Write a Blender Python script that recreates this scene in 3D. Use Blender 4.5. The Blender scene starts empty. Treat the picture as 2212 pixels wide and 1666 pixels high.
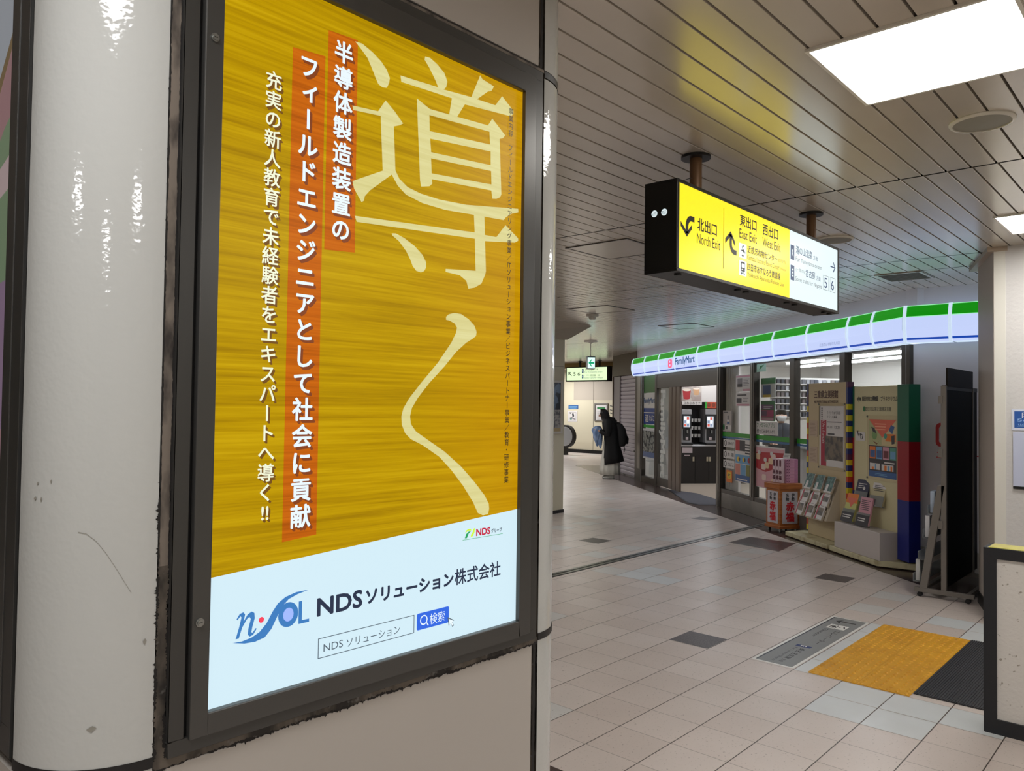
import bpy, bmesh, math, random
from math import sin, cos, pi, radians
from mathutils import Vector, Matrix
from mathutils.geometry import tessellate_polygon
random.seed(7)
SC = bpy.context.scene
COL = SC.collection

# ------------------------------------------------------------------ camera
cam_d = bpy.data.cameras.new('camera')
cam = bpy.data.objects.new('camera', cam_d); COL.objects.link(cam)
cam_d.sensor_fit = 'HORIZONTAL'; cam_d.sensor_width = 36.0; cam_d.lens = 27.494
cam_d.clip_start = 0.05; cam_d.clip_end = 200
_r = Vector((0.66989845, -0.74234055, 0.01290640))
_u = Vector((-0.02775404, -0.00766675, 0.99958538))
_f = Vector((0.74193381, 0.66997890, 0.02573889))
cam.matrix_world = Matrix(((_r.x, _u.x, -_f.x, 0), (_r.y, _u.y, -_f.y, 0), (_r.z, _u.z, -_f.z, 1.655), (0, 0, 0, 1)))
SC.camera = cam
# ------------------------------------------------------------------ world, view
W = bpy.data.worlds.new('world'); SC.world = W; W.use_nodes = True
W.node_tree.nodes['Background'].inputs[0].default_value = (0.5, 0.52, 0.55, 1)
W.node_tree.nodes['Background'].inputs[1].default_value = 0.05
SC.view_settings.view_transform = 'Standard'; SC.view_settings.look = 'None'
SC.view_settings.exposure = 0.0; SC.view_settings.gamma = 1.0
SC.view_settings.use_curve_mapping = False
CEIL_LIGHT = 22.0     # radiance of the recessed ceiling panels
ZC = 2.95             # ceiling height
# unseen area lamps added for light; the first row continues the visible ceiling panels
def area(loc, sx, sy, watt, col=(1, 1, 1), rot=(0, 0, 0)):
    l = bpy.data.lights.new('unseen_ceiling_lamp', 'AREA'); l.shape = 'RECTANGLE'; l.size = sx; l.size_y = sy
    l.energy = watt; l.color = col
    o = bpy.data.objects.new('unseen_ceiling_lamp', l); o.location = loc; o.rotation_euler = rot; COL.objects.link(o)
    return o
for _x in (-3.27, -0.09):
    area((_x, 0.77, ZC - 0.02), 0.62, 0.62, 26)
for _x in (-3.27, -0.09, 3.09, 6.27):
    area((_x, -2.4, ZC - 0.02), 0.62, 0.62, 37)
for _x, _y, _p in ((3.09, 6.4, 34), (6.27, 6.4, 32), (6.27, 9.6, 22)):
    area((_x, _y, ZC - 0.02), 0.62, 0.62, _p)
# unseen lamps added to brighten the shop front and passage end, behind the near pillar
for _x, _y, _p in ((10.6, 10.4, 52), (13.4, 13.4, 66), (17.0, 17.6, 80)):
    area((_x, _y, ZC - 0.02), 0.62, 0.62, _p)
area((20.9, 17.2, ZC - 0.02), 1.2, 1.2, 115)

# ------------------------------------------------------------------ colour and materials
def lin(c):
    def f(v):
        v = v / 255.0
        return v / 12.92 if v <= 0.04045 else ((v + 0.055) / 1.055) ** 2.4
    return (f(c[0]), f(c[1]), f(c[2]), 1.0)
MATS = {}
def mat(name, rgb=(128, 128, 128), rough=0.5, metal=0.0, emit=None, es=1.0, spec=0.5, coat=0.0, sample=True):
    if name in MATS: return MATS[name]
    m = bpy.data.materials.new(name); m.use_nodes = True
    b = m.node_tree.nodes['Principled BSDF']
    b.inputs['Base Color'].default_value = lin(rgb)
    b.inputs['Roughness'].default_value = rough
    b.inputs['Metallic'].default_value = metal
    b.inputs['Specular IOR Level'].default_value = spec
    b.inputs['Coat Weight'].default_value = coat
    if emit is not None:
        b.inputs['Emission Color'].default_value = lin(emit)
        b.inputs['Emission Strength'].default_value = es
        if not sample: m.cycles.emission_sampling = 'NONE'
    MATS[name] = m
    return m
def nodes(m):
    nt = m.node_tree
    return nt, nt.nodes['Principled BSDF']
def N(nt, t, **kw):
    n = nt.nodes.new(t)
    for k, v in kw.items():
        if k.startswith('i_'): n.inputs[k[2:].replace('_', ' ')].default_value = v
        else: setattr(n, k, v)
    return n
def math_n(nt, op, a, b=None, c=None):
    n = nt.nodes.new('ShaderNodeMath'); n.operation = op
    for i, v in enumerate((a, b, c)):
        if v is None: continue
        if isinstance(v, (int, float)): n.inputs[i].default_value = v
        else: nt.links.new(v, n.inputs[i])
    return n.outputs[0]
def mixc(nt, fac, a, b):
    n = nt.nodes.new('ShaderNodeMix'); n.data_type = 'RGBA'
    if isinstance(fac, (int, float)): n.inputs[0].default_value = fac
    else: nt.links.new(fac, n.inputs[0])
    for i, v in ((6, a), (7, b)):
        if isinstance(v, tuple): n.inputs[i].default_value = v
        else: nt.links.new(v, n.inputs[i])
    return n.outputs[2]
def add_bump(m, scale, strength, dist=0.002, detail=3.0):
    nt, b = nodes(m)
    g = N(nt, 'ShaderNodeNewGeometry')
    t = N(nt, 'ShaderNodeTexNoise'); t.inputs['Scale'].default_value = scale; t.inputs['Detail'].default_value = detail
    nt.links.new(g.outputs['Position'], t.inputs['Vector'])
    bp = N(nt, 'ShaderNodeBump'); bp.inputs['Strength'].default_value = strength; bp.inputs['Distance'].default_value = dist
    nt.links.new(t.outputs['Fac'], bp.inputs['Height']); nt.links.new(bp.outputs['Normal'], b.inputs['Normal'])
    return t
def add_blotch(m, c2, scale, lo=0.45, hi=0.6, amount=1.0, stretch=(1, 1, 1), detail=4.0):
    """mix a second colour in by noise (dirt, weave, wear)"""
    nt, b = nodes(m)
    base = tuple(b.inputs['Base Color'].default_value)
    g = N(nt, 'ShaderNodeNewGeometry')
    mp = N(nt, 'ShaderNodeMapping'); mp.inputs['Scale'].default_value = stretch
    nt.links.new(g.outputs['Position'], mp.inputs['Vector'])
    t = N(nt, 'ShaderNodeTexNoise'); t.inputs['Scale'].default_value = scale; t.inputs['Detail'].default_value = detail
    nt.links.new(mp.outputs['Vector'], t.inputs['Vector'])
    r = N(nt, 'ShaderNodeMapRange'); r.inputs[1].default_value = lo; r.inputs[2].default_value = hi; r.inputs[4].default_value = amount
    nt.links.new(t.outputs['Fac'], r.inputs[0])
    nt.links.new(mixc(nt, r.outputs[0], base, lin(c2)), b.inputs['Base Color'])

# ------------------------------------------------------------------ frames: a = right, b = up, c = out towards the viewer
class Fr:
    def __init__(s, o, r, u):
        s.o = Vector(o); s.r = Vector(r).normalized(); s.u = Vector(u).normalized(); s.n = s.r.cross(s.u)
    def p(s, a, b, c=0.0):
        return s.o + s.r * a + s.u * b + s.n * c
WORLD = Fr((0, 0, 0), (1, 0, 0), (0, 1, 0))
TH = radians(50)
TV = Vector((cos(TH), sin(TH), 0)); NV = Vector((sin(TH), -cos(TH), 0)); ZV = Vector((0, 0, 1))
FAC = Fr(NV * 5.35, -TV, ZV)                       # shop front: a = -distance along it, b = height, c = out into the concourse
def fac(d): return Fr(NV * d, -TV, ZV)
def FS(s_): return Fr(TV * s_, NV, ZV)             # planes across the shop, facing along the corridor
POS = Fr((0, 1.5, 0), (1, 0, 0), ZV)               # pillar face with the poster
XF = lambda x: Fr((x, 0, 0), (0, -1, 0), ZV)       # planes facing -X (a = -Y)
YF = lambda y: Fr((0, y, 0), (1, 0, 0), ZV)        # planes facing -Y (a = X)

# ------------------------------------------------------------------ mesh builder in world coordinates
ORG = {}
class MB:
    def __init__(s):
        s.v = []; s.f = []; s.mi = []; s.ms = []
    def m(s, m):
        if m not in s.ms: s.ms.append(m)
        return s.ms.index(m)
    def face(s, pts, m):
        i = len(s.v); s.v += [Vector(p) for p in pts]; s.f.append(tuple(range(i, i + len(pts)))); s.mi.append(s.m(m))
    def mesh(s, vs, fs, m):
        i = len(s.v); s.v += [Vector(p) for p in vs]; k = s.m(m)
        for f in fs: s.f.append(tuple(i + j for j in f)); s.mi.append(k)
    def hexa(s, q, m):
        s.mesh(q, [(0, 3, 2, 1), (4, 5, 6, 7), (0, 1, 5, 4), (1, 2, 6, 5), (2, 3, 7, 6), (3, 0, 4, 7)], m)
    def box(s, fr, a0, a1, b0, b1, c0, c1, m):
        s.hexa([fr.p(a0, b0, c0), fr.p(a1, b0, c0), fr.p(a1, b1, c0), fr.p(a0, b1, c0), fr.p(a0, b0, c1), fr.p(a1, b0, c1), fr.p(a1, b1, c1), fr.p(a0, b1, c1)], m)
    def rect(s, fr, a0, a1, b0, b1, c, m):
        s.face([fr.p(a0, b0, c), fr.p(a1, b0, c), fr.p(a1, b1, c), fr.p(a0, b1, c)], m)
    def poly(s, fr, pts, c, m, holes=()):
        loops = [[Vector((x, y, 0)) for x, y in pts]] + [[Vector((x, y, 0)) for x, y in h] for h in holes]
        flat = [p for l in loops for p in l]
        tris = tessellate_polygon(loops)
        out = []
        for t in tris:
            A, B, C_ = (flat[i] for i in t)
            if (B - A).cross(C_ - A).z < 0: t = (t[0], t[2], t[1])
            out.append(tuple(t))
        s.mesh([fr.p(p.x, p.y, c) for p in flat], out, m)
    def prism(s, fr, pts, c0, c1, m, m_side=None):
        s.poly(fr, pts, c1, m)
        n = len(pts); A = sum(pts[i][0] * pts[(i + 1) % n][1] - pts[(i + 1) % n][0] * pts[i][1] for i in range(n))
        if A < 0: pts = pts[::-1]
        s.mesh([fr.p(x, y, c0) for x, y in pts] + [fr.p(x, y, c1) for x, y in pts],
               [(i, (i + 1) % n, n + (i + 1) % n, n + i) for i in range(n)] + [tuple(range(n))[::-1]], m_side or m)
    def frame(s, fr, a0, a1, b0, b1, w, c0, c1, m):
        s.box(fr, a0, a1, b1 - w, b1, c0, c1, m); s.box(fr, a0, a1, b0, b0 + w, c0, c1, m)
        s.box(fr, a0, a0 + w, b0 + w, b1 - w, c0, c1, m); s.box(fr, a1 - w, a1, b0 + w, b1 - w, c0, c1, m)
    def disc(s, fr, a, b, c, r, m, n=20, ry=None):
        ry = ry or r
        s.face([fr.p(a + r * cos(2 * pi * i / n), b + ry * sin(2 * pi * i / n), c) for i in range(n)], m)
    def cyl(s, p0, p1, r0, m, r1=None, n=16, caps=True):
        r1 = r0 if r1 is None else r1
        p0 = Vector(p0); p1 = Vector(p1); d = (p1 - p0).normalized()
        x = d.orthogonal().normalized(); y = d.cross(x)
        vs = [p0 + (x * cos(2 * pi * i / n) + y * sin(2 * pi * i / n)) * r0 for i in range(n)] + [p1 + (x * cos(2 * pi * i / n) + y * sin(2 * pi * i / n)) * r1 for i in range(n)]
        fs = [(i, (i + 1) % n, n + (i + 1) % n, n + i) for i in range(n)]
        if caps: fs += [tuple(range(n))[::-1], tuple(range(n, 2 * n))]
        s.mesh(vs, fs, m)
    def tube(s, pts, r, m, n=8):
        pts = [Vector(p) for p in pts]; rings = []; x = None
        for i, p in enumerate(pts):
            d = (pts[min(i + 1, len(pts) - 1)] - pts[max(i - 1, 0)]).normalized()
            x = d.orthogonal() if x is None else x - d * x.dot(d)      # carry the ring along without twisting
            x = x.normalized(); y = d.cross(x)
            rr = r[i] if isinstance(r, (list, tuple)) else r
            rings.append([p + (x * cos(2 * pi * k / n) + y * sin(2 * pi * k / n)) * rr for k in range(n)])
        s.loft(rings, m, True)
    def loft(s, rings, m, closed=True, caps=True):
        n = len(rings[0]); i0 = len(s.v)
        vs = [p for r in rings for p in r]; fs = []
        for j in range(len(rings) - 1):
            for k in range(n if closed else n - 1):
                k2 = (k + 1) % n
                fs.append((j * n + k, j * n + k2, (j + 1) * n + k2, (j + 1) * n + k))
        if caps and closed:
            fs.append(tuple(range(n))[::-1]); fs.append(tuple((len(rings) - 1) * n + k for k in range(n)))
        s.mesh(vs, fs, m)
    def lathe(s, c, prof, m, n=24):
        c = Vector(c)
        s.loft([[c + Vector((r * cos(2 * pi * k / n), r * sin(2 * pi * k / n), z)) for k in range(n)] for r, z in prof], m)
    def sphere(s, c, rx, ry, rz, m, n=16, h=10, M=None):
        rings = []
        for j in range(h + 1):
            a = -pi / 2 + pi * j / h; q = []
            for k in range(n):
                v = Vector((rx * cos(a) * cos(2 * pi * k / n), ry * cos(a) * sin(2 * pi * k / n), rz * sin(a)))
                if M is not None: v = M @ v
                q.append(Vector(c) + v)
            rings.append(q)
        s.loft(rings, m, True, False)
    def build(s, name, parent=None, bevel=0.0, smooth=False, label=None, cat=None, group=None, kind=None, recalc=False, seg=2):
        org = ORG[parent.name] if parent is not None else Vector((0, 0, 0))
        if parent is None:
            zs = [p.z for p in s.v]; xs = [p.x for p in s.v]; ys = [p.y for p in s.v]
            org = Vector(((min(xs) + max(xs)) / 2, (min(ys) + max(ys)) / 2, min(zs)))
        me = bpy.data.meshes.new(name)
        me.from_pydata([tuple(p - org) for p in s.v], [], s.f)
        for m in s.ms: me.materials.append(m)
        me.polygons.foreach_set('material_index', s.mi)
        if recalc or bevel > 0:
            bm = bmesh.new(); bm.from_mesh(me)
            bmesh.ops.remove_doubles(bm, verts=bm.verts, dist=1e-5)
            bmesh.ops.recalc_face_normals(bm, faces=bm.faces); bm.to_mesh(me); bm.free()
        if smooth:
            me.polygons.foreach_set('use_smooth', [True] * len(me.polygons))
            me.set_sharp_from_angle(angle=radians(40))
        me.update()
        o = bpy.data.objects.new(name, me); COL.objects.link(o)
        if parent is not None: o.parent = parent
        else: o.location = org
        if bevel > 0:
            md = o.modifiers.new('bevel', 'BEVEL'); md.width = bevel; md.segments = seg; md.limit_method = 'ANGLE'; md.angle_limit = radians(35)
            md.harden_normals = False
        ORG[o.name] = org
        if label: o['label'] = label
        if cat: o['category'] = cat
        if group: o['group'] = group
        if kind: o['kind'] = kind
        return o
def thing(name, label, cat, loc, group=None, kind=None):
    o = bpy.data.objects.new(name, None); COL.objects.link(o); o.location = loc; o.empty_display_size = 0.1
    o['label'] = label
    if kind != 'structure': o['category'] = cat
    if group: o['group'] = group
    if kind: o['kind'] = kind
    ORG[o.name] = Vector(loc)
    return o

# ------------------------------------------------------------------ lettering: built-in font outlines as flat print
GL = {}
def glyph(ch):
    k = ch
    if k in GL: return GL[k]
    cu = bpy.data.curves.new('g', 'FONT'); cu.body = ch; cu.resolution_u = 3
    ob = bpy.data.objects.new('g', cu); COL.objects.link(ob)
    bpy.context.view_layer.update()
    dg = bpy.context.evaluated_depsgraph_get()
    me = bpy.data.meshes.new_from_object(ob.evaluated_get(dg))
    vs = [(v.co.x, v.co.y) for v in me.vertices]; fs = []
    for p in me.polygons:
        t = tuple(p.vertices)
        if p.normal.z < 0: t = t[::-1]
        fs.append(t)
    bpy.data.objects.remove(ob); bpy.data.curves.remove(cu); bpy.data.meshes.remove(me)
    GL[k] = (vs, fs)
    return GL[k]
def RINGS(b):
    """heavier strokes: the same outlines printed again a hair apart"""
    if not b: return [(0, 0)]
    return [(b * cos(pi / 3 * i), b * sin(pi / 3 * i)) for i in range(6)]
def text_fit(mb, fr, s, a0, a1, b0, b1, c, m, bold=0.0, rot=False):
    """the whole string scaled into the rectangle (rot: reading downwards, turned a quarter clockwise)"""
    vs, fs = glyph(s)
    if not vs: return
    x0 = min(v[0] for v in vs); x1 = max(v[0] for v in vs); y0 = min(v[1] for v in vs); y1 = max(v[1] for v in vs)
    sx = (x1 - x0) or 1; sy = (y1 - y0) or 1
    if bold and not rot: k_ = bold * (b1 - b0); a0 += k_; a1 -= k_; b0 += k_; b1 -= k_
    for i, (dx, dy) in enumerate(RINGS(bold)):
        dx *= abs(a1 - a0 if rot else b1 - b0); dy *= abs(a1 - a0 if rot else b1 - b0); cc = c + i * 4e-6
        if rot: P_ = [fr.p(a0 + (y - y0) / sy * (a1 - a0) + dx, b1 - (x - x0) / sx * (b1 - b0) + dy, cc) for x, y in vs]
        else: P_ = [fr.p(a0 + (x - x0) / sx * (a1 - a0) + dx, b0 + (y - y0) / sy * (b1 - b0) + dy, cc) for x, y in vs]
        mb.mesh(P_, fs, m)
def text_v(mb, fr, s, ac, bt, bb, size, c, m, bold=0.0, wide=1.0, da=0.0, db=0.0):
    """vertical Japanese line: centres of first and last cell at bt and bb"""
    cells = []
    i = 0
    while i < len(s):
        if s[i:i + 2] in ('IT', '!!'): cells.append(s[i:i + 2]); i += 2
        else: cells.append(s[i]); i += 1
    n = len(cells)
    for i, ch in enumerate(cells):
        if ch in '　 ': continue
        bc = bt + (bb - bt) * i / max(1, n - 1)
        vs, fs = glyph(ch)
        cx, cy = 0.5, 0.38
        if len(ch) == 2: cx = (min(v[0] for v in vs) + max(v[0] for v in vs)) / 2
        for j, (ox, oy) in enumerate(RINGS(bold)):
            P_ = []
            for x, y in vs:
                x -= cx; y -= cy
                if ch == 'ー': x, y = y, -x
                if ch == 'ィ' or ch == 'ュ' or ch == 'ョ': x += 0.1; y += 0.1
                P_.append(fr.p(ac + da + (x + ox) * size * wide, bc + db + (y + oy) * size, c + j * 4e-6))
            mb.mesh(P_, fs, m)
def lines(mb, fr, a0, a1, b0, b1, n, c, m, fill=0.5, ragged=0.3, seed=1):
    """rows of small unreadable print on a distant notice"""
    r = random.Random(seed); h = (b1 - b0) / n
    for i in range(n):
        b = b1 - (i + 1) * h; e = a1 - (a1 - a0) * ragged * r.random()
        mb.rect(fr, a0, e, b, b + h * fill, c, m)
# ================================================================== SETTING
def tile_floor():
    m = mat('floor_tiles', (205, 193, 182), 0.28)
    nt, b = nodes(m)
    g = N(nt, 'ShaderNodeNewGeometry'); sp = N(nt, 'ShaderNodeSeparateXYZ'); nt.links.new(g.outputs['Position'], sp.inputs[0])
    ux = math_n(nt, 'DIVIDE', math_n(nt, 'SUBTRACT', sp.outputs[0], 0.137), 0.3)
    uy = math_n(nt, 'DIVIDE', math_n(nt, 'SUBTRACT', sp.outputs[1], 0.217), 0.3)
    ix = math_n(nt, 'FLOOR', ux); iy = math_n(nt, 'FLOOR', uy)
    fx = math_n(nt, 'ABSOLUTE', math_n(nt, 'SUBTRACT', math_n(nt, 'SUBTRACT', ux, ix), 0.5))
    fy = math_n(nt, 'ABSOLUTE', math_n(nt, 'SUBTRACT', math_n(nt, 'SUBTRACT', uy, iy), 0.5))
    def edge(f, w):
        r = N(nt, 'ShaderNodeMapRange'); r.interpolation_type = 'SMOOTHSTEP'
        r.inputs[1].default_value = 0.5 - w * 1.6; r.inputs[2].default_value = 0.5 - w * 0.7
        nt.links.new(f, r.inputs[0]); return r.outputs[0]
    gx = math_n(nt, 'MULTIPLY', edge(fx, 0.0062), 0.6); gy = edge(fy, 0.0078)
    grout = math_n(nt, 'MAXIMUM', gx, gy)
    cv = N(nt, 'ShaderNodeCombineXYZ'); nt.links.new(ix, cv.inputs[0]); nt.links.new(iy, cv.inputs[1])
    wn = N(nt, 'ShaderNodeTexWhiteNoise'); nt.links.new(cv.outputs[0], wn.inputs['Vector'])
    base = mixc(nt, wn.outputs['Value'], lin((208, 195, 188)), lin((219, 208, 202)))
    cold = math_n(nt, 'GREATER_THAN', wn.outputs['Value'], 0.955)
    base = mixc(nt, math_n(nt, 'MULTIPLY', cold, 0.7), base, lin((208, 212, 212)))
    n1 = N(nt, 'ShaderNodeTexNoise'); n1.inputs['Scale'].default_value = 2.2; n1.inputs['Detail'].default_value = 6
    nt.links.new(g.outputs['Position'], n1.inputs['Vector'])
    base = mixc(nt, math_n(nt, 'MULTIPLY', n1.outputs['Fac'], 0.32), base, lin((158, 148, 138)))
    n2 = N(nt, 'ShaderNodeTexNoise'); n2.inputs['Scale'].default_value = 75; n2.inputs['Detail'].default_value = 3
    nt.links.new(g.outputs['Position'], n2.inputs['Vector'])
    r2 = N(nt, 'ShaderNodeMapRange'); r2.inputs[1].default_value = 0.63; r2.inputs[2].default_value = 0.72; r2.inputs[4].default_value = 0.6
    nt.links.new(n2.outputs['Fac'], r2.inputs[0])
    base = mixc(nt, r2.outputs[0], base, lin((110, 98, 88)))
    base = mixc(nt, grout, base, lin((74, 66, 58)))
    nt.links.new(base, b.inputs['Base Color'])
    rr = N(nt, 'ShaderNodeMapRange'); rr.inputs[3].default_value = 0.22; rr.inputs[4].default_value = 0.42
    nt.links.new(n1.outputs['Fac'], rr.inputs[0]); nt.links.new(rr.outputs[0], b.inputs['Roughness'])
    bp = N(nt, 'ShaderNodeBump'); bp.inputs['Strength'].default_value = 0.35; bp.inputs['Distance'].default_value = 0.002; bp.invert = True
    nt.links.new(grout, bp.inputs['Height']); nt.links.new(bp.outputs['Normal'], b.inputs['Normal'])
    return m
M_FLOOR = tile_floor()
M_BROWN = mat('brown_floor_tile', (78, 60, 56), 0.25); add_blotch(M_BROWN, (62, 50, 48), 1.6, 0.4, 0.6)
M_DARKT = mat('dark_floor_tile', (96, 88, 88), 0.35); add_blotch(M_DARKT, (70, 62, 62), 90, 0.45, 0.6)
M_GREYT = mat('grey_floor_tile', (92, 90, 92), 0.3)
M_PLUM = mat('plum_floor_tile', (84, 58, 58), 0.3)
M_WHITET = mat('new_white_floor_tile', (208, 212, 214), 0.3); add_blotch(M_WHITET, (202, 205, 206), 3, 0.35, 0.65)
M_STEEL = mat('brushed_steel', (150, 152, 150), 0.3, 0.9)
M_DKMETAL = mat('bronze_frame_metal', (74, 68, 62), 0.35, 0.4)
M_BLACK = mat('black_paint', (16, 16, 18), 0.4)
M_BLACKM = mat('matt_black', (9, 9, 10), 0.6)

fl = MB()
fl.rect(WORLD, -6, 24, -5, 22, 0, M_FLOOR)
e = 0.0006
def fd(s_, d): v = TV * s_ + NV * d; return (v.x, v.y)
fl.poly(WORLD, [fd(21.5, 4.8), fd(21.5, 5.6), fd(7.2, 5.9), fd(6.0, 6.6), fd(4.6, 6.6), fd(6.6, 4.9), fd(9.0, 4.87)], e, M_BROWN)
fl.rect(WORLD, 2.537, 2.837, 1.9, 3.2, e, M_BROWN)
for (x, y) in ((4.942, 2.622), (7.767, 5.577), (10.53, 5.572), (7.74, 2.66)):
    fl.rect(WORLD, x, x + 0.3, y, y + 0.3, e, M_DARKT)
fl.poly(WORLD, [(9.016, 4.5), (8.87, 3.8), (9.57, 3.88), (9.604, 4.5)], e, M_DARKT)
fl.poly(WORLD, [(9.016, 4.5), (8.87, 3.8), (9.12, 4.25)], 2 * e, M_GREYT)
fl.poly(WORLD, [(9.604, 4.5), (9.57, 3.88), (9.35, 4.0)], 2 * e, M_PLUM); fl.poly(WORLD, [(8.87, 3.8), (9.57, 3.88), (9.2, 4.02)], 2 * e, M_PLUM)
def tile(i, j, m=M_WHITET):
    x = 0.137 + 0.3 * i; y = 0.217 + 0.3 * j; w = 0.0035
    fl.rect(WORLD, x + w, x + 0.3 - w, y + w, y + 0.3 - w, e, m)
for i, j in ((14, 3), (14, 4), (15, 3), (15, 4), (15, 2)):
    tile(i, j)
for i in range(16, 21): tile(i, 5)
for i, j in ((22, 4), (21, 3), (22, 3), (21, 2), (21, 13), (22, 13), (21, 12)):
    tile(i, j)
floor = fl.build('floor', kind='structure', label='beige stone tiled station floor with dark accent tiles')

tr = MB(); tr.box(WORLD, -2, 11.0, 4.80, 4.90, 0, 0.004, M_STEEL); tr.box(WORLD, -2, 11.0, 4.785, 4.80, 0, 0.003, M_BLACK)
tr.box(WORLD, -2, 11.0, 4.84, 4.86, 0.004, 0.0055, M_BLACK)
tr.build('trim_1', kind='structure', label='steel joint strip crossing the tiled floor')

# ceiling of long enamelled slats
M_SLAT = mat('ceiling_slat_enamel', (192, 182, 168), 0.27, spec=0.8, coat=0.9); MATS['ceiling_slat_enamel'].node_tree.nodes['Principled BSDF'].inputs['Coat Roughness'].default_value = .22; add_blotch(M_SLAT, (182, 172, 157), 0.9, 0.4, 0.65)
M_GAP = mat('ceiling_gap', (40, 34, 28), 0.9)
cl = MB()
prof = [(0, .018), (.0004, .0014), (.0016, 0), (.1074, 0), (.1086, .0014), (.109, .018)]
XB = [-6, -1.68, 1.5, 4.68, 7.24, 7.86, 9.67, 12.85, 16.0, 19.2, 24]
for k in range(len(XB) - 1):
    x0, x1 = XB[k] + .009, XB[k + 1] - .009
    off = 0.0 if k < 3 else -.006
    y = -5.0 + 1.012 - 0.944 + off
    while y < 22:
        vs = [(x0, y + py, ZC + pz) for py, pz in prof] + [(x1, y + py, ZC + pz) for py, pz in prof]
        n = len(prof)
        cl.mesh(vs, [(i, i + 1, n + i + 1, n + i) for i in range(n - 1)], M_SLAT)
        y += 0.118
cl.face([(-6, -5, ZC + .02), (-6, 22, ZC + .02), (24, 22, ZC + .02), (24, -5, ZC + .02)], M_GAP)
cl.build('ceiling', kind='structure', label='white metal slat ceiling with dark joints')

M_WALL = mat('cream_wall_paint', (204, 196, 172), 0.55)
M_PLAST = mat('rough_plaster', (208, 206, 205), 0.6)
M_WHITEW = mat('white_wall_panel', (222, 220, 226), 0.4)
def wall(name, f, m, label):
    w = MB(); w.mesh(f, [(0, 1, 2, 3)], m); return w.build(name, kind='structure', label=label)
Zt = ZC + 0.2
wall('wall_back', [(-6, -5, 0), (-6, 22, 0), (-6, 22, Zt), (-6, -5, Zt)], M_WALL, 'plain wall behind the viewpoint')
wall('wall_right', [(-6, -5, 0), (24, -5, 0), (24, -5, Zt), (-6, -5, Zt)], M_WALL, 'plain concourse wall on the right')
wall('wall_left', [(-6, 22, 0), (24, 22, 0), (24, 22, Zt), (-6, 22, Zt)], M_WALL, 'plain concourse wall on the left')
w = MB(); F = XF(22.5)
w.box(F, -22, 5, 0, ZC, -.2, 0, M_WALL)
for a in (-17.9, -16.42, -15.5): w.box(F, a - .008, a + .008, 0, ZC, 0, .001, M_DKMETAL)
w.rect(F, -17.3, -16.43, 1.90, ZC, .0012, mat('wall_cover_panel', (180, 170, 156), .5)); w.rect(F, -16.41, -15.55, 1.90, ZC, .0012, MATS['wall_cover_panel'])
w.box(F, -17.3, -15.5, 1.885, 1.90, 0, .003, MATS['wall_cover_panel'])
w.build('wall_far', kind='structure', label='cream end wall of the passage')
w = MB(); w.box(XF(22.49), -22, -13, 0, 0.12, 0, .02, M_BLACK); w.build('baseboard_far', kind='structure', label='black baseboard of the end wall')
w = MB(); w.box(XF(18.6), -17.5, -12.8, ZC - .15, ZC, -.35, 0, mat('ochre_beam', (142, 118, 66), .5)); w.build('trim_2', kind='structure', label='ochre beam under the far ceiling')

# ------------------------------------------------------------------ pillar with the poster
M_ENAM = mat('pillar_enamel', (186, 187, 184), 0.07, spec=0.5); add_bump(M_ENAM, 80, 0.33, 0.0015, 1)
M_ENAM2 = mat('pillar_panel_enamel', (174, 168, 161), 0.35)
M_JOINT = mat('dirty_joint', (96, 87, 77), 0.8); add_blotch(M_JOINT, (40, 36, 32), 17, .40, .60, stretch=(1, 1, .5))
def grime():
    nt, b = nodes(M_JOINT)
    old = b.inputs['Base Color'].links[0].from_socket
    g = N(nt, 'ShaderNodeNewGeometry'); t = N(nt, 'ShaderNodeTexNoise'); t.inputs['Scale'].default_value = 42; t.inputs['Detail'].default_value = 5
    nt.links.new(g.outputs['Position'], t.inputs['Vector'])
    r = N(nt, 'ShaderNodeMapRange'); r.inputs[1].default_value = .6; r.inputs[2].default_value = .72; r.inputs[4].default_value = .75
    nt.links.new(t.outputs['Fac'], r.inputs[0])
    nt.links.new(mixc(nt, r.outputs[0], old, lin((120, 116, 112))), b.inputs['Base Color'])
grime()
RAD = 0.181; XL, XR_ = 0.661, 1.789; YP = 1.5
def corner_cover(cx_, cy_, a0, z0, z1, mb, m, r=RAD):
    n = 20
    ring = lambda z: [Vector((cx_ + r * cos(a0 + pi / 2 * k / n), cy_ + r * sin(a0 + pi / 2 * k / n), z)) for k in range(n + 1)]
    mb.loft([ring(z0), ring(z1)], m, closed=False)
YB = YP + 1.49
P = thing('pillar', 'wide beige enamelled pillar with rounded corners carrying the yellow poster', 'pillar', (1.23, 2.25, 0), kind='structure')
core = MB()
core.box(WORLD, XL - RAD + .012, XR_ + RAD - .012, YP + RAD, YB - .1, 0, ZC, M_JOINT)
core.box(WORLD, XL, XR_, YP + .012, YB - .03, 0, ZC, M_JOINT)
corner_cover(XL, YP + RAD, pi, 0, ZC, core, M_JOINT, RAD - .006); corner_cover(XR_, YP + RAD, 1.5 * pi, 0, ZC, core, M_JOINT, RAD - .006)
core.build('pillar_core', P)
for (z0, z1) in ((0.02, .962), (.982, 2.642), (2.668, ZC)):
    for (cx_, a0) in ((XL, pi), (XR_, 1.5 * pi)):
        q = MB(); corner_cover(cx_, YP + RAD, a0, z0, z1, q, M_ENAM); q.build('corner_cover', P, smooth=True)
for (z0, z1) in ((0.02, .955), (2.672, ZC)):
    q = MB(); q.box(POS, .684, 1.764, z0, z1, -.012, 0, M_ENAM2); q.build('face_panel', P, bevel=.004)
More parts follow.
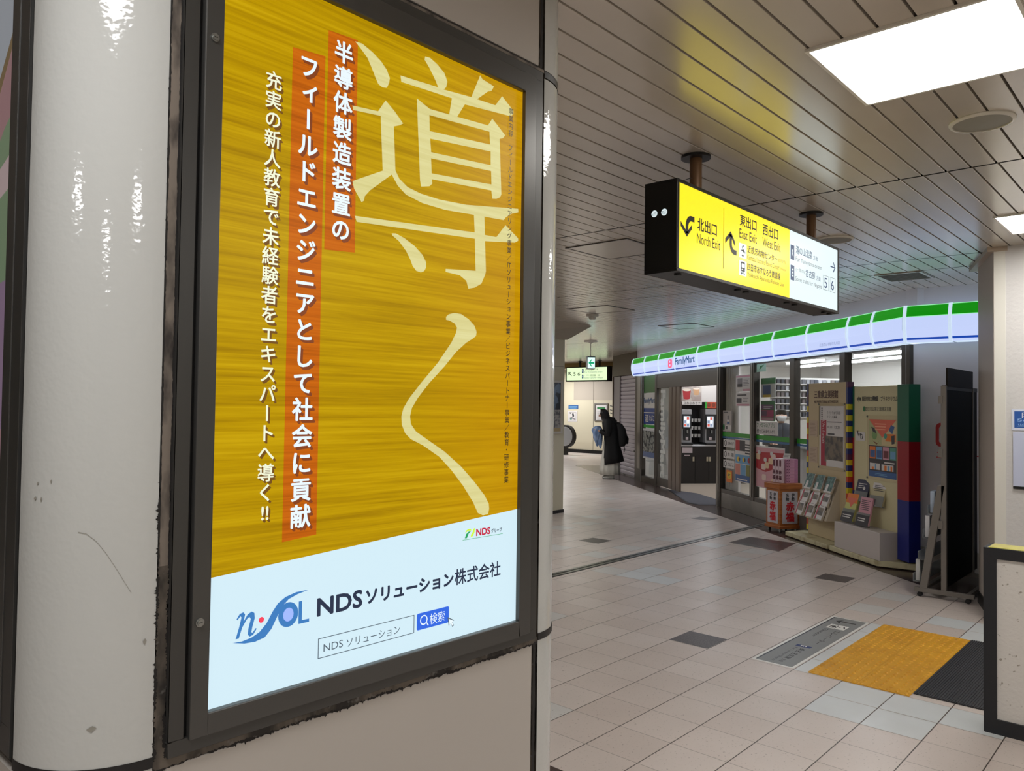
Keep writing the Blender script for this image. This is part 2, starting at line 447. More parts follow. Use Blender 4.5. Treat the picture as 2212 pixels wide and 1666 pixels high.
q = MB(); q.box(XF(XR_ + RAD), -YB, -(YP + RAD + .02), .02, ZC, -.02, -.008, M_ENAM2); q.box(XF(XL - RAD), -YB, -(YP + RAD + .01), .02, .955, -.02, 0, M_ENAM2)
q.box(XF(XL - RAD), -YB, -(YP + RAD + .01), 2.672, ZC, -.02, 0, M_ENAM2)
q.build('side_panel', P)
# ragged sealant along the joints
def ragged(fr, p0, p1, w, c, mb, m, amp=.004, n=90, base=.0012):
    p0 = Vector((*p0, 0)); p1 = Vector((*p1, 0)); d = (p1 - p0); L = d.length; d.normalize(); s_ = Vector((-d.y, d.x, 0))
    a, b = [], []; k0, k1 = random.random() * 9, random.random() * 9; wa = wb = 0
    for i in range(n + 1):
        t = p0 + d * (L * i / n); x = L * i / n
        wa = wa * .6 + (random.random() - .5) * base; wb = wb * .6 + (random.random() - .5) * base
        sp = amp * max(0, random.random() - .86) / .14
        ja = w / 2 + wa + .4 * base * sin(40 * x + k0) + sp; jb = w / 2 + wb + .4 * base * sin(33 * x + k1) + amp * max(0, random.random() - .86) / .14
        a.append(fr.p(t.x + s_.x * ja, t.y + s_.y * ja, c)); b.append(fr.p(t.x - s_.x * jb, t.y - s_.y * jb, c))
    mb.mesh(a + b, [(i, n + 1 + i, n + 2 + i, i + 1) for i in range(n)], m)
M_GRIM = mat('black_grime', (30, 27, 25), .85)
M_SEAL = mat('old_sealant', (118, 108, 98), .75); add_blotch(M_SEAL, (52, 46, 42), 16, .47, .62, stretch=(1, 1, .45))
q = MB()
ragged(POS, (.6725, 1.5), (.6725, 2.68), .0225, .0010, q, M_GRIM, .0015, 300, .0008); ragged(POS, (.6725, .955), (.6725, 1.5), .0225, .0010, q, M_GRIM, .006, 260, .003)
ragged(POS, (.661, .9625), (1.785, .9625), .019, .0012, q, M_GRIM, .006, 420, .0035)
ragged(POS, (.661, 2.661), (1.785, 2.661), .016, .0012, q, M_GRIM, .002, 200, .001)
ragged(POS, (1.7725, .02), (1.7725, ZC), .011, .0011, q, M_GRIM, .002, 300, .0012)
ragged(POS, (.6725, .02), (.6725, .955), .012, .0010, q, M_GRIM, .003, 150)
q.build('joint_grime', P)
q = MB()
ragged(POS, (.6725, 1.32), (.6725, 2.68), .0165, .0014, q, M_SEAL, .0012, 300, .001); ragged(POS, (.6725, .955), (.6725, 1.34), .017, .0015, q, M_JOINT, .004, 220, .004)
ragged(POS, (.661, .9645), (1.785, .9645), .013, .0016, q, M_JOINT, .004, 420, .004); ragged(POS, (.661, 2.661), (1.785, 2.661), .008, .0016, q, M_SEAL, .001, 200, .001)
q.build('joint_sealant', P)
q = MB()
def ring(z, cx_, a0):
    corner_cover(cx_, YP + RAD, a0, z - .010, z + .010, q, M_BLACK, RAD + .0016)
ring(.972, XR_, 1.5 * pi); ring(2.655, XR_, 1.5 * pi); ring(.972, XL, pi)
q.build('joint_band', P, smooth=True)
q = MB(); M_SCUFF = mat('scuff', (140, 137, 128), .6)
def cylp(t, z, o=.0012): return Vector((XL + (RAD + o) * cos(pi + pi / 2 * t), YP + RAD + (RAD + o) * sin(pi + pi / 2 * t), z))
for t, z, dt, dz in ((.22, 1.50, .01, .003), (.20, 1.472, .014, .004), (.255, 1.471, .008, .005), (.33, 1.505, .007, .004), (.63, 1.055, .03, .006), (.93, 1.203, .012, .006)):
    q.face([cylp(t - dt, z), cylp(t, z - dz), cylp(t + dt, z + .3 * dz), cylp(t + .2 * dt, z + dz)], M_SCUFF)
pts = [(.52, 1.413), (.57, 1.41), (.63, 1.396), (.69, 1.373), (.75, 1.344), (.80, 1.318), (.84, 1.298)]
for (t0, z0), (t1, z1) in zip(pts, pts[1:]): q.face([cylp(t0, z0), cylp(t1, z1), cylp(t1, z1 + .0012), cylp(t0, z0 + .0012)], M_SCUFF)
q.build('scuff_mark', P)

# ------------------------------------------------------------------ right pillar with the bevelled corner
A_, B_ = Vector((7.09, 1.302, 0)), Vector((7.815, 1.552, 0))
P = thing('pillar', 'cream plastered pillar with a bevelled corner beside the dark brochure rack', 'pillar', (7.6, .6, 0), kind='structure')
q = MB(); q.prism(WORLD, [(7.09, -.9), (8.6, -.9), (8.6, 1.3), (7.815, 1.552), (7.09, 1.302)], 0, ZC, M_PLAST)
q.build('pillar_body', P)
CH = Fr((7.09, 1.302, 0), A_ - B_, ZV)
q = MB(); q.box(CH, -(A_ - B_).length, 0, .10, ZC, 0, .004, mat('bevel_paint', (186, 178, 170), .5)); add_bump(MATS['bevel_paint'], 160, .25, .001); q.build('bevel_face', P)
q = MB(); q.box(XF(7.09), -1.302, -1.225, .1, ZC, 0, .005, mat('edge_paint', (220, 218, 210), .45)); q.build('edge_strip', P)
add_bump(M_PLAST, 34, .5, .006, 5)
q = MB(); q.box(CH, -(A_ - B_).length - .01, .012, 0, .10, 0, .014, M_BLACK); q.box(XF(7.09), -1.302, .9, 0, .10, 0, .014, M_BLACK); q.build('baseboard', P)
q = MB(); q.box(CH, -.95, .03, ZC - .035, ZC, -.1, .05, mat('cornice', (176, 160, 142), .4)); q.build('ceiling_trim', P)

# ------------------------------------------------------------------ far pillar with a framed poster
P = thing('pillar', 'beige pillar down the passage with a framed blue poster', 'pillar', (9.0, 8.2, 0), kind='structure')
q = MB(); q.box(WORLD, 8.4, 9.66, 7.6, 8.86, 0, 2.72, M_WALL); q.build('pillar_body', P, bevel=.03)
q = MB(); q.hexa([(8.38, 7.58, 2.70), (9.68, 7.58, 2.70), (9.68, 8.88, 2.70), (8.38, 8.88, 2.70), (7.9, 7.22, ZC), (10.16, 7.46, ZC), (10.16, 9.3, ZC), (7.9, 9.3, ZC)], mat('capital_shaded', (168, 156, 138), .5)); q.build('flared_capital', P)  # browner than the pillar: shade of the downward faces put into the colour
q = MB(); q.box(YF(7.6), 8.41, 9.65, 0, .05, 0, .01, M_BLACK); q.box(YF(7.6), 8.45, 9.62, 2.27, 2.275, 0, .002, M_DKMETAL); q.build('baseboard', P)
t = thing('framed_poster', 'narrow framed poster of a blue landscape on the far beige pillar', 'poster', (9.3, 7.6, 1.23))
q = MB(); q.frame(YF(7.6), 8.95, 9.57, 1.23, 2.055, .035, .001, .03, mat('pale_frame', (196, 190, 182), .4)); q.build('frame', t)
q = MB(); mp = mat('blue_poster', (104, 124, 150), .3); add_blotch(mp, (36, 44, 56), 9, .45, .55)
q.rect(YF(7.6), 8.985, 9.535, 1.60, 2.02, .012, mp); mp2 = mat('grey_town', (168, 166, 164), .3); add_blotch(mp2, (96, 98, 104), 16, .45, .55)
q.rect(YF(7.6), 8.985, 9.535, 1.32, 1.60, .012, mp2); q.rect(YF(7.6), 8.985, 9.535, 1.265, 1.32, .012, mat('poster_sand', (180, 160, 120), .3)); q.build('print', t)
# ================================================================== BACKLIT POSTER ON THE PILLAR
def streak(name, c1, c2, c3, k=1.0, warm=0.0):
    m = mat(name, (8, 7, 2), .32, spec=.12, emit=c1)
    nt, b = nodes(m)
    g = N(nt, 'ShaderNodeNewGeometry')
    mp = N(nt, 'ShaderNodeMapping'); mp.inputs['Rotation'].default_value = (0, radians(4), 0); mp.inputs['Scale'].default_value = (1.1, 1, 55)
    nt.links.new(g.outputs['Position'], mp.inputs['Vector'])
    t = N(nt, 'ShaderNodeTexNoise'); t.inputs['Scale'].default_value = 1.6; t.inputs['Detail'].default_value = 5; t.inputs['Roughness'].default_value = .65
    nt.links.new(mp.outputs[0], t.inputs['Vector'])
    r = N(nt, 'ShaderNodeValToRGB'); e_ = r.color_ramp.elements
    e_[0].position = .30; e_[0].color = lin(c2); e_[1].position = .72; e_[1].color = lin(c3)
    x = r.color_ramp.elements.new(.5); x.color = lin(c1)
    nt.links.new(t.outputs['Fac'], r.inputs[0])
    sx = N(nt, 'ShaderNodeSeparateXYZ'); nt.links.new(g.outputs['Position'], sx.inputs[0])
    rx = N(nt, 'ShaderNodeMapRange'); rx.inputs[1].default_value = 1.25; rx.inputs[2].default_value = 1.72; rx.inputs[4].default_value = warm; nt.links.new(sx.outputs[0], rx.inputs[0])
    nt.links.new(mixc(nt, rx.outputs[0], r.outputs[0], lin((204, 138, 6))), b.inputs['Emission Color']); b.inputs['Emission Strength'].default_value = k
    return m
M_YEL = streak('poster_gold', (187, 148, 0), (160, 122, 0), (206, 168, 10), warm=.5)
M_ORG = streak('poster_orange', (200, 100, 12), (170, 82, 8), (212, 116, 20))
M_ORG.cycles.emission_sampling = 'NONE'
M_PWH = mat('poster_white', (60, 62, 64), .3, spec=.25, emit=(210, 236, 247), es=.99)
M_KANJI = streak('poster_cream_print', (222, 214, 148), (214, 205, 136), (228, 222, 160)); M_KANJI.cycles.emission_sampling = 'NONE'
M_TXW = mat('poster_text_white', (60, 60, 60), .3, emit=(232, 246, 252), sample=False)
M_TXC = mat('poster_text_cream', (60, 60, 55), .3, emit=(240, 244, 214), sample=False)
M_TSH = mat('poster_text_shade', (30, 18, 4), .4, emit=(112, 72, 4), sample=False)
M_TSH2 = mat('poster_text_shade_orange', (30, 12, 4), .4, emit=(128, 58, 14), sample=False)
M_TXK = mat('poster_text_dark', (30, 22, 8), .4, emit=(44, 32, 4), sample=False)
M_NAVY = mat('poster_navy', (20, 28, 44), .4, emit=(22, 36, 62), sample=False)
M_LBL = mat('poster_blue', (20, 60, 110), .4, emit=(52, 116, 178), sample=False)
M_LBL2 = mat('poster_pale_blue', (80, 100, 160), .4, emit=(150, 172, 234), sample=False)
M_BTN = mat('poster_button_blue', (20, 50, 140), .4, emit=(38, 96, 208), sample=False)
M_PRED = mat('poster_red', (160, 20, 40), .4, emit=(222, 60, 84), sample=False)
M_CRIM = mat('poster_crimson', (130, 10, 30), .4, emit=(176, 24, 58), sample=False)
M_PGRN = mat('poster_green', (20, 120, 60), .4, emit=(30, 140, 84), sample=False)
M_LIME = mat('poster_lime', (150, 190, 40), .4, emit=(180, 212, 60), sample=False)
M_LINE = mat('poster_line', (50, 60, 70), .4, emit=(70, 84, 96), sample=False)
M_CASE = mat('case_bronze', (70, 69, 67), .38, .5)
M_CASE2 = mat('case_door_bronze', (78, 77, 75), .32, .5)
T_ = thing('illuminated_poster_case', 'large backlit yellow poster case with black bronze frame set in the near pillar', 'poster', (1.22, 1.5, .97))
q = MB(); q.frame(POS, .684, 1.766, .974, 2.650, .0300, .0, .014, M_CASE); q.build('outer_frame', T_, bevel=.0015)
q = MB(); q.rect(POS, .705, 1.745, .99, 2.635, .0016, M_BLACKM); q.build('frame_gap', T_)
q = MB()
q.box(POS, .7225, .7585, .9985, 2.622, .002, .020, M_CASE2); q.box(POS, 1.6845, 1.7325, .9985, 2.622, .002, .020, M_CASE2)
q.box(POS, .7585, 1.6845, .9985, 1.0425, .002, .020, M_CASE2); q.box(POS, .7585, 1.6845, 2.5665, 2.622, .002, .020, M_CASE2)
door = q.build('door_frame', T_, bevel=.0025)
for a, b in ((.741, 2.381), (.737, 1.224)):
    q = MB(); q.cyl(POS.p(a, b, .020), POS.p(a, b, .0235), .0086, M_STEEL, n=24); q.cyl(POS.p(a, b, .0235), POS.p(a, b, .0262), .0058, M_STEEL, n=20)
    q.box(POS, a - .0035, a + .0035, b - .0007, b + .0007, .0255, .0266, M_BLACK); q.build('cam_lock', door, smooth=True)
WB = [(.755, 1.3022), (1.69, 1.3588)]
q = MB(); q.poly(POS, [(.755, 1.039), (1.69, 1.039), WB[1], WB[0]], .004, M_PWH); pw = q.build('white_print', T_)
q = MB(); q.poly(POS, [WB[0], WB[1], (1.69, 2.572), (.755, 2.572)], .004, M_YEL); py = q.build('gold_print', T_)
q = MB(); q.poly(POS, [(1.0175, 2.002), (1.1015, 2.008), (1.0995, 2.510), (1.018, 2.504)], .0046, M_ORG)
q.poly(POS, [(.925, 1.355), (1.011, 1.362), (1.011, 2.441), (.927, 2.433)], .0046, M_ORG); q.build('orange_band', py)
q = MB()
STROKES= [[(1091,2504),(1112,2506),(1142,2496),(1168,2483),(1186,2468),(1196,2451),(1194,2438),(1187,2424),(1174,2421),(1161,2425),(1153,2437),(1143,2454),(1128,2477),(1110,2491)],[(1087,2351),(1162,2359),(1184,2392),(1211,2375),(1240,2351),(1230,2344),(1211,2336),(1218,2229),(1231,2211),(1258,2196),(1302,2189),(1365,2187),(1463,2193),(1672,2223),(1673,2213),(1643,2203),(1619,2188),(1612,2179),(1533,2174),(1488,2171),(1384,2164),(1308,2166),(1253,2176),(1226,2193),(1207,2216),(1142,2163),(1127,2146),(1125,2135),(1118,2130),(1096,2157),(1091,2174),(1179,2219),(1170,2350),(1089,2341)],[(1099,2094),(1496,2124),(1492,2174),(1533,2177),(1536,2124),(1582,2126),(1619,2166),(1673,2138),(1674,2131),(1659,2123),(1537,2107),(1542,2025),(1540,2016),(1525,1988),(1499,1974),(1475,1968),(1467,1988),(1442,2000),(1391,2002),(1391,2010),(1502,2020),(1497,2107),(1105,2081)],[(1210,2072),(1223,2074),(1250,2067),(1283,2053),(1311,2034),(1323,2017),(1323,2004),(1317,1994),(1306,1989),(1290,1991),(1278,2002),(1270,2017),(1256,2036),(1234,2056),(1212,2067)],[(1309,2543),(1326,2545),(1352,2536),(1376,2522),(1387,2503),(1383,2487),(1374,2478),(1476,2489),(1509,2560),(1517,2552),(1564,2546),(1555,2531),(1540,2524),(1498,2490),(1571,2495),(1598,2529),(1646,2501),(1646,2491),(1634,2482),(1452,2462),(1424,2420),(1395,2417),(1404,2464),(1232,2453),(1229,2468),(1355,2478),(1341,2498),(1324,2518),(1307,2534)],[(1395,1885),(1404,1892),(1425,1898),(1450,1897),(1478,1886),(1501,1870),(1509,1854),(1507,1843),(1495,1835),(1470,1822),(1433,1795),(1392,1755),(1340,1710),(1302,1671),(1283,1645),(1278,1625),(1281,1606),(1298,1587),(1338,1565),(1397,1533),(1458,1491),(1509,1447),(1549,1408),(1566,1384),(1568,1370),(1564,1356),(1544,1354),(1524,1362),(1504,1394),(1465,1441),(1422,1484),(1379,1520),(1321,1552),(1282,1568),(1263,1583),(1252,1604),(1250,1625),(1256,1645),(1274,1670),(1312,1709),(1368,1763),(1415,1818),(1432,1846),(1435,1860),(1426,1870),(1407,1876),(1395,1877)]]
ME= [(1283,2427),(1327,2413),(1542,2430),(1559,2454),(1613,2421),(1603,2410),(1590,2405),(1600,2249),(1594,2240),(1580,2233),(1563,2230),(1559,2252),(1338,2234),(1340,2223),(1330,2214),(1302,2207),(1298,2222)]
HOLES= [[(1326,2397),(1548,2414),(1551,2379),(1328,2356)],[(1330,2337),(1554,2360),(1555,2322),(1334,2303)],[(1334,2287),(1557,2306),(1559,2269),(1337,2249)]]
for L in STROKES: q.poly(POS, [(x / 1000, y / 1000) for x, y in L], .0052, M_KANJI)
q.poly(POS, [(x / 1000, y / 1000) for x, y in ME], .0053, M_KANJI, [[(x / 1000, y / 1000) for x, y in h] for h in HOLES])
q.build('brush_lettering', py)
s1, s2, s3 = '半導体製造装置の', 'フィールドエンジニアとして社会に貢献', '充実の新人教育で未経験者をエキスパートへ導く!!'
s4 = '事業内容　フィールドエンジニアリング事業／ITソリューション事業／ビジネスパートナー事業／教育・研修事業'
for (tx, ac, bt, bb, sz, mw, ms, bd, kk) in ((s1, 1.060, 2.466, 2.055, .0535, M_TXW, M_TSH2, .026, 1), (s2, .9685, 2.402, 1.407, .0535, M_TXW, M_TSH2, .026, 1), (s3, .882, 2.344, 1.423, .0405, M_TXC, M_TSH, .016, .8)):
    q = MB()
    for k, (dx, dz) in enumerate(((.004, -.004), (.0065, -.0065))):
        text_v(q, POS, tx, ac, bt, bb, sz, .0056 + k * .0001, ms, bd, 1.0, dx * kk, dz * kk)
    text_v(q, POS, tx, ac, bt, bb, sz, .0062, mw, bd)
    q.build('slogan_column', py)
q = MB(); text_v(q, POS, s4, 1.635, 2.496, 1.446, .0200, .0062, M_TXK, .012); q.build('slogan_column', py)
q = MB()
text_fit(q, POS, 'NDS', 1.016, 1.1415, 1.1775, 1.220, .0052, M_NAVY, .045)
text_fit(q, POS, 'ソリューション', 1.151, 1.4365, 1.180, 1.2165, .0052, M_NAVY, .05)
text_fit(q, POS, '株式会社', 1.4395, 1.6175, 1.179, 1.2215, .0052, M_NAVY, .018)
text_fit(q, POS, 'NDS', 1.0355, 1.088, 1.0965, 1.1135, .0052, M_LINE, .0)
text_fit(q, POS, 'ソリューション', 1.098, 1.2565, 1.093, 1.1125, .0052, M_LINE, .0)
text_fit(q, POS, 'NDS', 1.518, 1.574, 1.2995, 1.3200, .0052, M_CRIM, .06)
text_fit(q, POS, 'グループ', 1.577, 1.621, 1.301, 1.3140, .0052, M_NAVY, .015)
q.box(POS, 1.468, 1.625, 1.2945, 1.2955, .0045, .005, M_PGRN)
q.build('company_lettering', pw)
q = MB(); q.frame(POS, 1.021, 1.3025, 1.084, 1.129, .0015, .0045, .0052, M_LINE); q.build('search_field', pw)
q = MB()
def rrect(a0, a1, b0, b1, r, n=5):
    o = []
    for (cx_, cy_, t0) in ((a1 - r, b0 + r, -pi / 2), (a1 - r, b1 - r, 0), (a0 + r, b1 - r, pi / 2), (a0 + r, b0 + r, pi)):
        o += [(cx_ + r * cos(t0 + pi / 2 * i / n), cy_ + r * sin(t0 + pi / 2 * i / n)) for i in range(n + 1)]
    return o
q.poly(POS, rrect(1.311, 1.4215, 1.0875, 1.1295, .005), .0048, M_BTN)
text_fit(q, POS, '検索', 1.354, 1.406, 1.0945, 1.1215, .0054, M_TXW, .0)
ci = [(1.334 + .0095 * cos(2 * pi * i / 20), 1.1105 + .0095 * sin(2 * pi * i / 20)) for i in range(20)]
co = [(1.334 + .0125 * cos(2 * pi * i / 20), 1.1105 + .0125 * sin(2 * pi * i / 20)) for i in range(20)]
q.poly(POS, co, .0054, M_TXW, [ci]); q.poly(POS, [(1.341, 1.104), (1.344, 1.1035), (1.351, 1.095), (1.348, 1.093)], .0054, M_TXW)
cur = [(1.416, 1.102), (1.4205, 1.078), (1.4265, 1.084), (1.434, 1.073), (1.4395, 1.0765), (1.432, 1.0875), (1.4405, 1.0895)]
q.poly(POS, cur, .0058, M_LINE); mx = (sum(p[0] for p in cur) / 7, sum(p[1] for p in cur) / 7)
q.poly(POS, [(mx[0] + (x - mx[0]) * .74, mx[1] + (y - mx[1]) * .74) for x, y in cur], .0061, M_TXW)
q.build('search_button', pw)
q = MB()
sw = [(.816, 1.1635), (.836, 1.1625), (.858, 1.166), (.876, 1.174), (.892, 1.189), (.905, 1.210), (.918, 1.226), (.936, 1.2365), (.962, 1.2425), (.994, 1.2425), (.966, 1.2375), (.944, 1.2305), (.9265, 1.216), (.914, 1.193), (.903, 1.174), (.888, 1.160), (.866, 1.1555), (.842, 1.157)]
q.poly(POS, sw, .0052, M_LBL)
nn = [(.822, 1.170), (.829, 1.170), (.836, 1.191), (.846, 1.206), (.852, 1.210), (.855, 1.205), (.850, 1.186), (.849, 1.174), (.853, 1.169), (.861, 1.171), (.869, 1.182), (.867, 1.184), (.860, 1.176), (.857, 1.177), (.859, 1.188), (.864, 1.205), (.863, 1.216), (.857, 1.220), (.848, 1.216), (.839, 1.203), (.842, 1.217), (.838, 1.222), (.830, 1.220), (.823, 1.210), (.825, 1.208), (.832, 1.215), (.834, 1.212), (.829, 1.192)]
q.poly(POS, nn, .0055, M_LBL)
def ell(a, b, ra, rb, n=28): return [(a + ra * cos(2 * pi * i / n), b + rb * sin(2 * pi * i / n)) for i in range(n)]
q.poly(POS, ell(.9435, 1.1975, .0245, .0265), .0055, M_LBL); q.poly(POS, ell(.9435, 1.1975, .0128, .0145), .0058, M_LBL2)
q.poly(POS, ell(.8795, 1.1985, .006, .006), .0055, M_PRED)
q.poly(POS, [(.969, 1.172), (.996, 1.172), (.996, 1.179), (.9775, 1.179), (.9775, 1.221), (.969, 1.221)], .0055, M_LBL)
q.poly(POS, [(1.475, 1.299), (1.483, 1.299), (1.489, 1.310), (1.498, 1.316), (1.489, 1.3155), (1.480, 1.310)], .0055, M_PGRN)
q.poly(POS, [(1.476, 1.313), (1.488, 1.318), (1.499, 1.317), (1.498, 1.322), (1.488, 1.3225), (1.479, 1.319)], .0054, M_LIME)
q.poly(POS, [(1.497, 1.299), (1.506, 1.302), (1.512, 1.312), (1.513, 1.323), (1.507, 1.321), (1.504, 1.312), (1.498, 1.306)], .0055, M_LIME)
q.build('logo_print', pw)

# poster on the pillar's other face, seen edge on
XLF = XF(XL - RAD)
T_ = thing('framed_poster', 'pink and green framed poster at the left picture edge, round the pillar corner', 'poster', (XL - RAD, 2.2, .97))
q = MB(); q.frame(XLF, -2.85, -1.703, .975, 2.65, .055, -.006, .001, M_CASE); q.build('outer_frame', T_, bevel=.001)
q = MB(); q.frame(XLF, -2.80, -1.758, 1.02, 2.60, .046, -.004, .003, M_CASE2); q.build('door_frame', T_, bevel=.001)
q = MB(); mk = lambda n_, c_: mat(n_, tuple(v // 4 for v in c_), .35, emit=c_, es=.85, sample=False)
q.rect(XLF, -2.76, -1.805, 1.06, 2.56, -.004, mk('poster_rose', (128, 98, 100)))
q.poly(XLF, [(-2.76, 2.56), (-1.80, 2.56), (-1.80, 2.43), (-1.90, 2.335), (-2.1, 2.2), (-2.76, 2.1)], -.0035, mk('poster_greywhite', (132, 136, 142)))
q.poly(XLF, [(-1.80, 2.43), (-1.80, 2.40), (-1.90, 2.30), (-2.1, 2.165), (-2.1, 2.2), (-1.90, 2.335)], -.0032, mk('poster_brown', (98, 82, 58)))
gw = [(-1.80, 2.245)] + [(-1.80 - .06 * i, 2.245 - .02 * i - .06 * (1 - cos(i * .5))) for i in range(1, 6)] + [(-2.2, 1.86), (-1.80, 1.90)]
q.poly(XLF, gw, -.0034, mk('poster_moss', (96, 112, 88)))
q.poly(XLF, [(-1.80, 2.16), (-2.2, 2.04), (-2.2, 2.00), (-1.80, 2.09)], -.003, mk('poster_palerose', (150, 132, 132)))
q.poly(XLF, [(-2.2, 1.86), (-1.80, 1.90), (-1.80, 1.6), (-2.3, 1.5)], -.0033, mk('poster_plum', (112, 92, 112)))
q.poly(XLF, [(-2.76, 1.4), (-1.80, 1.46), (-1.80, 1.30), (-2.3, 1.25)], -.003, MATS['poster_moss'])
q.build('print', T_)
# ================================================================== CEILING FIXTURES AND HANGING SIGNS
M_EMIT = mat('light_diffuser', (240, 240, 240), .5, emit=(255, 252, 246), es=CEIL_LIGHT)
M_TRIM = mat('white_fixture_trim', (214, 210, 200), .4)
def ceil_light(x0, x1, y0, y1, label):
    t = thing('ceiling_light', label, 'ceiling light', ((x0 + x1) / 2, (y0 + y1) / 2, ZC - .016), 'recessed square ceiling lights')
    q = MB(); D = Fr((0, 0, ZC), (1, 0, 0), (0, -1, 0))       # faces down
    q.frame(D, x0 - .010, x1 + .010, -y1 - .010, -y0 + .010, .013, .0, .011, M_TRIM); q.box(D, x0 - .008, x1 + .008, -y1 - .008, -y0 + .008, .0002, .0012, M_TRIM); q.build('trim_frame', t)
    q = MB(); q.box(D, x0 + .002, x1 - .002, -y1 + .002, -y0 - .002, .0014, .004, M_EMIT); q.build('diffuser', t)
ceil_light(2.770, 3.410, .458, 1.085, 'large glaring square ceiling light at the top right of the picture')
ceil_light(5.965, 6.585, .458, 1.090, 'smaller square ceiling light at the right edge, above the plastered pillar')
M_GRILLE = mat('speaker_grille', (128, 124, 112), .5); M_SPK = mat('speaker_ring', (198, 194, 182), .35)
def speaker(x, y, r, label):
    t = thing('ceiling_speaker', label, 'ceiling speaker', (x, y, ZC - .02), 'round ceiling speakers')
    q = MB(); n = 40
    q.loft([[Vector((x + rr * cos(2 * pi * k / n), y + rr * sin(2 * pi * k / n), ZC + z)) for k in range(n)] for rr, z in ((r, .0), (r, -.004), (r * .96, -.010), (r * .875, -.012), (r * .865, -.008))], M_SPK, True, False)
    q.build('ring', t, smooth=True)
    q = MB(); q.loft([[Vector((x + rr * cos(2 * pi * k / n), y + rr * sin(2 * pi * k / n), ZC + z)) for k in range(n)] for rr, z in ((r * .875, -.008), (r * .5, -.010), (.001, -.011))], M_GRILLE, True, False)
    q.build('grille', t, smooth=True)
speaker(3.96, .772, .132, 'round ceiling speaker beside the large ceiling light')
speaker(6.015, 2.154, .14, 'round ceiling speaker behind the hanging exit sign')
# air vent, access hatches
t = thing('ceiling_vent', 'dark rectangular air vent in the slat ceiling above the shop sign', 'vent', (8.1, 2.2, ZC - .012))
D = Fr((0, 0, ZC), (1, 0, 0), (0, -1, 0))
q = MB(); q.frame(D, 7.86, 8.34, -2.44, -2.03, .025, -.004, .008, M_SLAT); q.build('vent_frame', t)
q = MB(); M_VENT = mat('vent_dark', (70, 64, 58), .6); q.rect(D, 7.88, 8.32, -2.42, -2.05, .002, M_VENT); q.build('vent_backing', t)
q = MB()
for k in range(10): q.box(D, 7.89 + .043 * k, 7.912 + .043 * k, -2.42, -2.05, .003, .007, mat('vent_slat', (112, 104, 94), .5))
q.build('vent_louvre', t)
def hatch(x0, x1, y0, y1, label):
    t = thing('access_hatch', label, 'ceiling hatch', ((x0 + x1) / 2, (y0 + y1) / 2, ZC - .01), 'ceiling access hatches')
    q = MB(); q.frame(D, x0, x1, -y1, -y0, .014, -.004, .006, M_DKMETAL); q.build('hatch_frame', t)
    q = MB(); q.box(D, x0 + .014, x1 - .014, -y1 + .014, -y0 - .014, -.004, .004, M_SLAT); q.build('hatch_panel', t)
hatch(8.17, 8.80, 5.76, 6.42, 'square access hatch in the ceiling in front of the smoke detector')
hatch(10.70, 11.35, 5.93, 6.57, 'square access hatch in the ceiling beyond the smoke detector')
hatch(5.0, 5.62, 3.35, 3.95, 'square access hatch in the ceiling left of the yellow exit sign')
q = MB(); q.lathe((8.93, 6.55, ZC - .07), [(.01, .0), (.04, .004), (.05, .02), (.055, .045), (.085, .05), (.09, .07)], M_SPK, 20)
q.build('smoke_detector', smooth=True, label='small round smoke detector under the far slat ceiling', cat='smoke detector')

M_SYEL = mat('sign_yellow', (40, 36, 4), .3, spec=.3, emit=(255, 232, 30), es=1.12)
M_SWHT = mat('sign_white', (40, 42, 44), .3, spec=.3, emit=(232, 248, 250), es=1.0)
M_SBLK = mat('sign_print_black', (16, 16, 10), .4); M_SGRY = mat('sign_print_olive', (40, 38, 10), .4, emit=(84, 78, 8), es=1.0, sample=False)
M_SGR2 = mat('sign_print_grey', (40, 40, 42), .4, emit=(96, 102, 108), sample=False)
M_SNAVY = mat('sign_print_navy', (20, 34, 62), .4, emit=(34, 60, 100), sample=False)
M_SBOX = mat('sign_case', (20, 19, 17), .35, .3); M_POLE = mat('brown_pole', (112, 82, 56), .4, .3)
SG = YF(1.89)
T_ = thing('hanging_direction_sign', 'long black hanging sign box with a yellow and white lit face', 'sign', (4.33, 1.975, 2.29))
q = MB(); a0, a1, b0, b1, dp = 3.235, 5.362, 2.300, 2.742, .172
q.box(SG, a0, a1, b1 - .016, b1, -dp, .004, M_SBOX); q.box(SG, a0, a1, b0, b0 + .016, -dp, .004, M_SBOX)
q.box(SG, a0, a0 + .022, b0 + .016, b1 - .016, -dp, .004, M_SBOX); q.box(SG, a1 - .024, a1, b0 + .016, b1 - .016, -dp, .004, M_SBOX)
q.box(SG, a0, a1, b0, b1, -dp - .004, -dp, M_SBOX); body = q.build('sign_case', T_, bevel=.002)
q = MB(); q.box(SG, a0 + .02, 4.549, b0 + .014, b1 - .014, -.02, 0, M_SYEL); yp = q.build('yellow_panel', T_)
q = MB(); q.box(SG, 4.549, a1 - .022, b0 + .014, b1 - .014, -.02, 0, M_SWHT); wp_ = q.build('white_panel', T_)
c = .0012
q = MB()
for tx, r_, bd in (('北出口', (3.4335, 3.6341, 2.5270, 2.5930), .02), ('North Exit', (3.4303, 3.6701, 2.4640, 2.5140), 0), ('東出口', (3.8912, 4.0949, 2.6330, 2.6980), .02), ('East Exit', (3.887, 4.0998, 2.5680, 2.6180), 0), ('西出口', (4.1752, 4.3791, 2.6320, 2.6990), .02), ('West Exit', (4.1732, 4.4147, 2.5700, 2.6200), 0),
                   ('近鉄忘れ物センター', (3.9855, 4.3698, 2.5020, 2.5430), .02), ('四日市あすなろう鉄道線', (3.9839, 4.4132, 2.4050, 2.4480), .02)):
    text_fit(q, SG, tx, *r_, c, M_SBLK, bd)
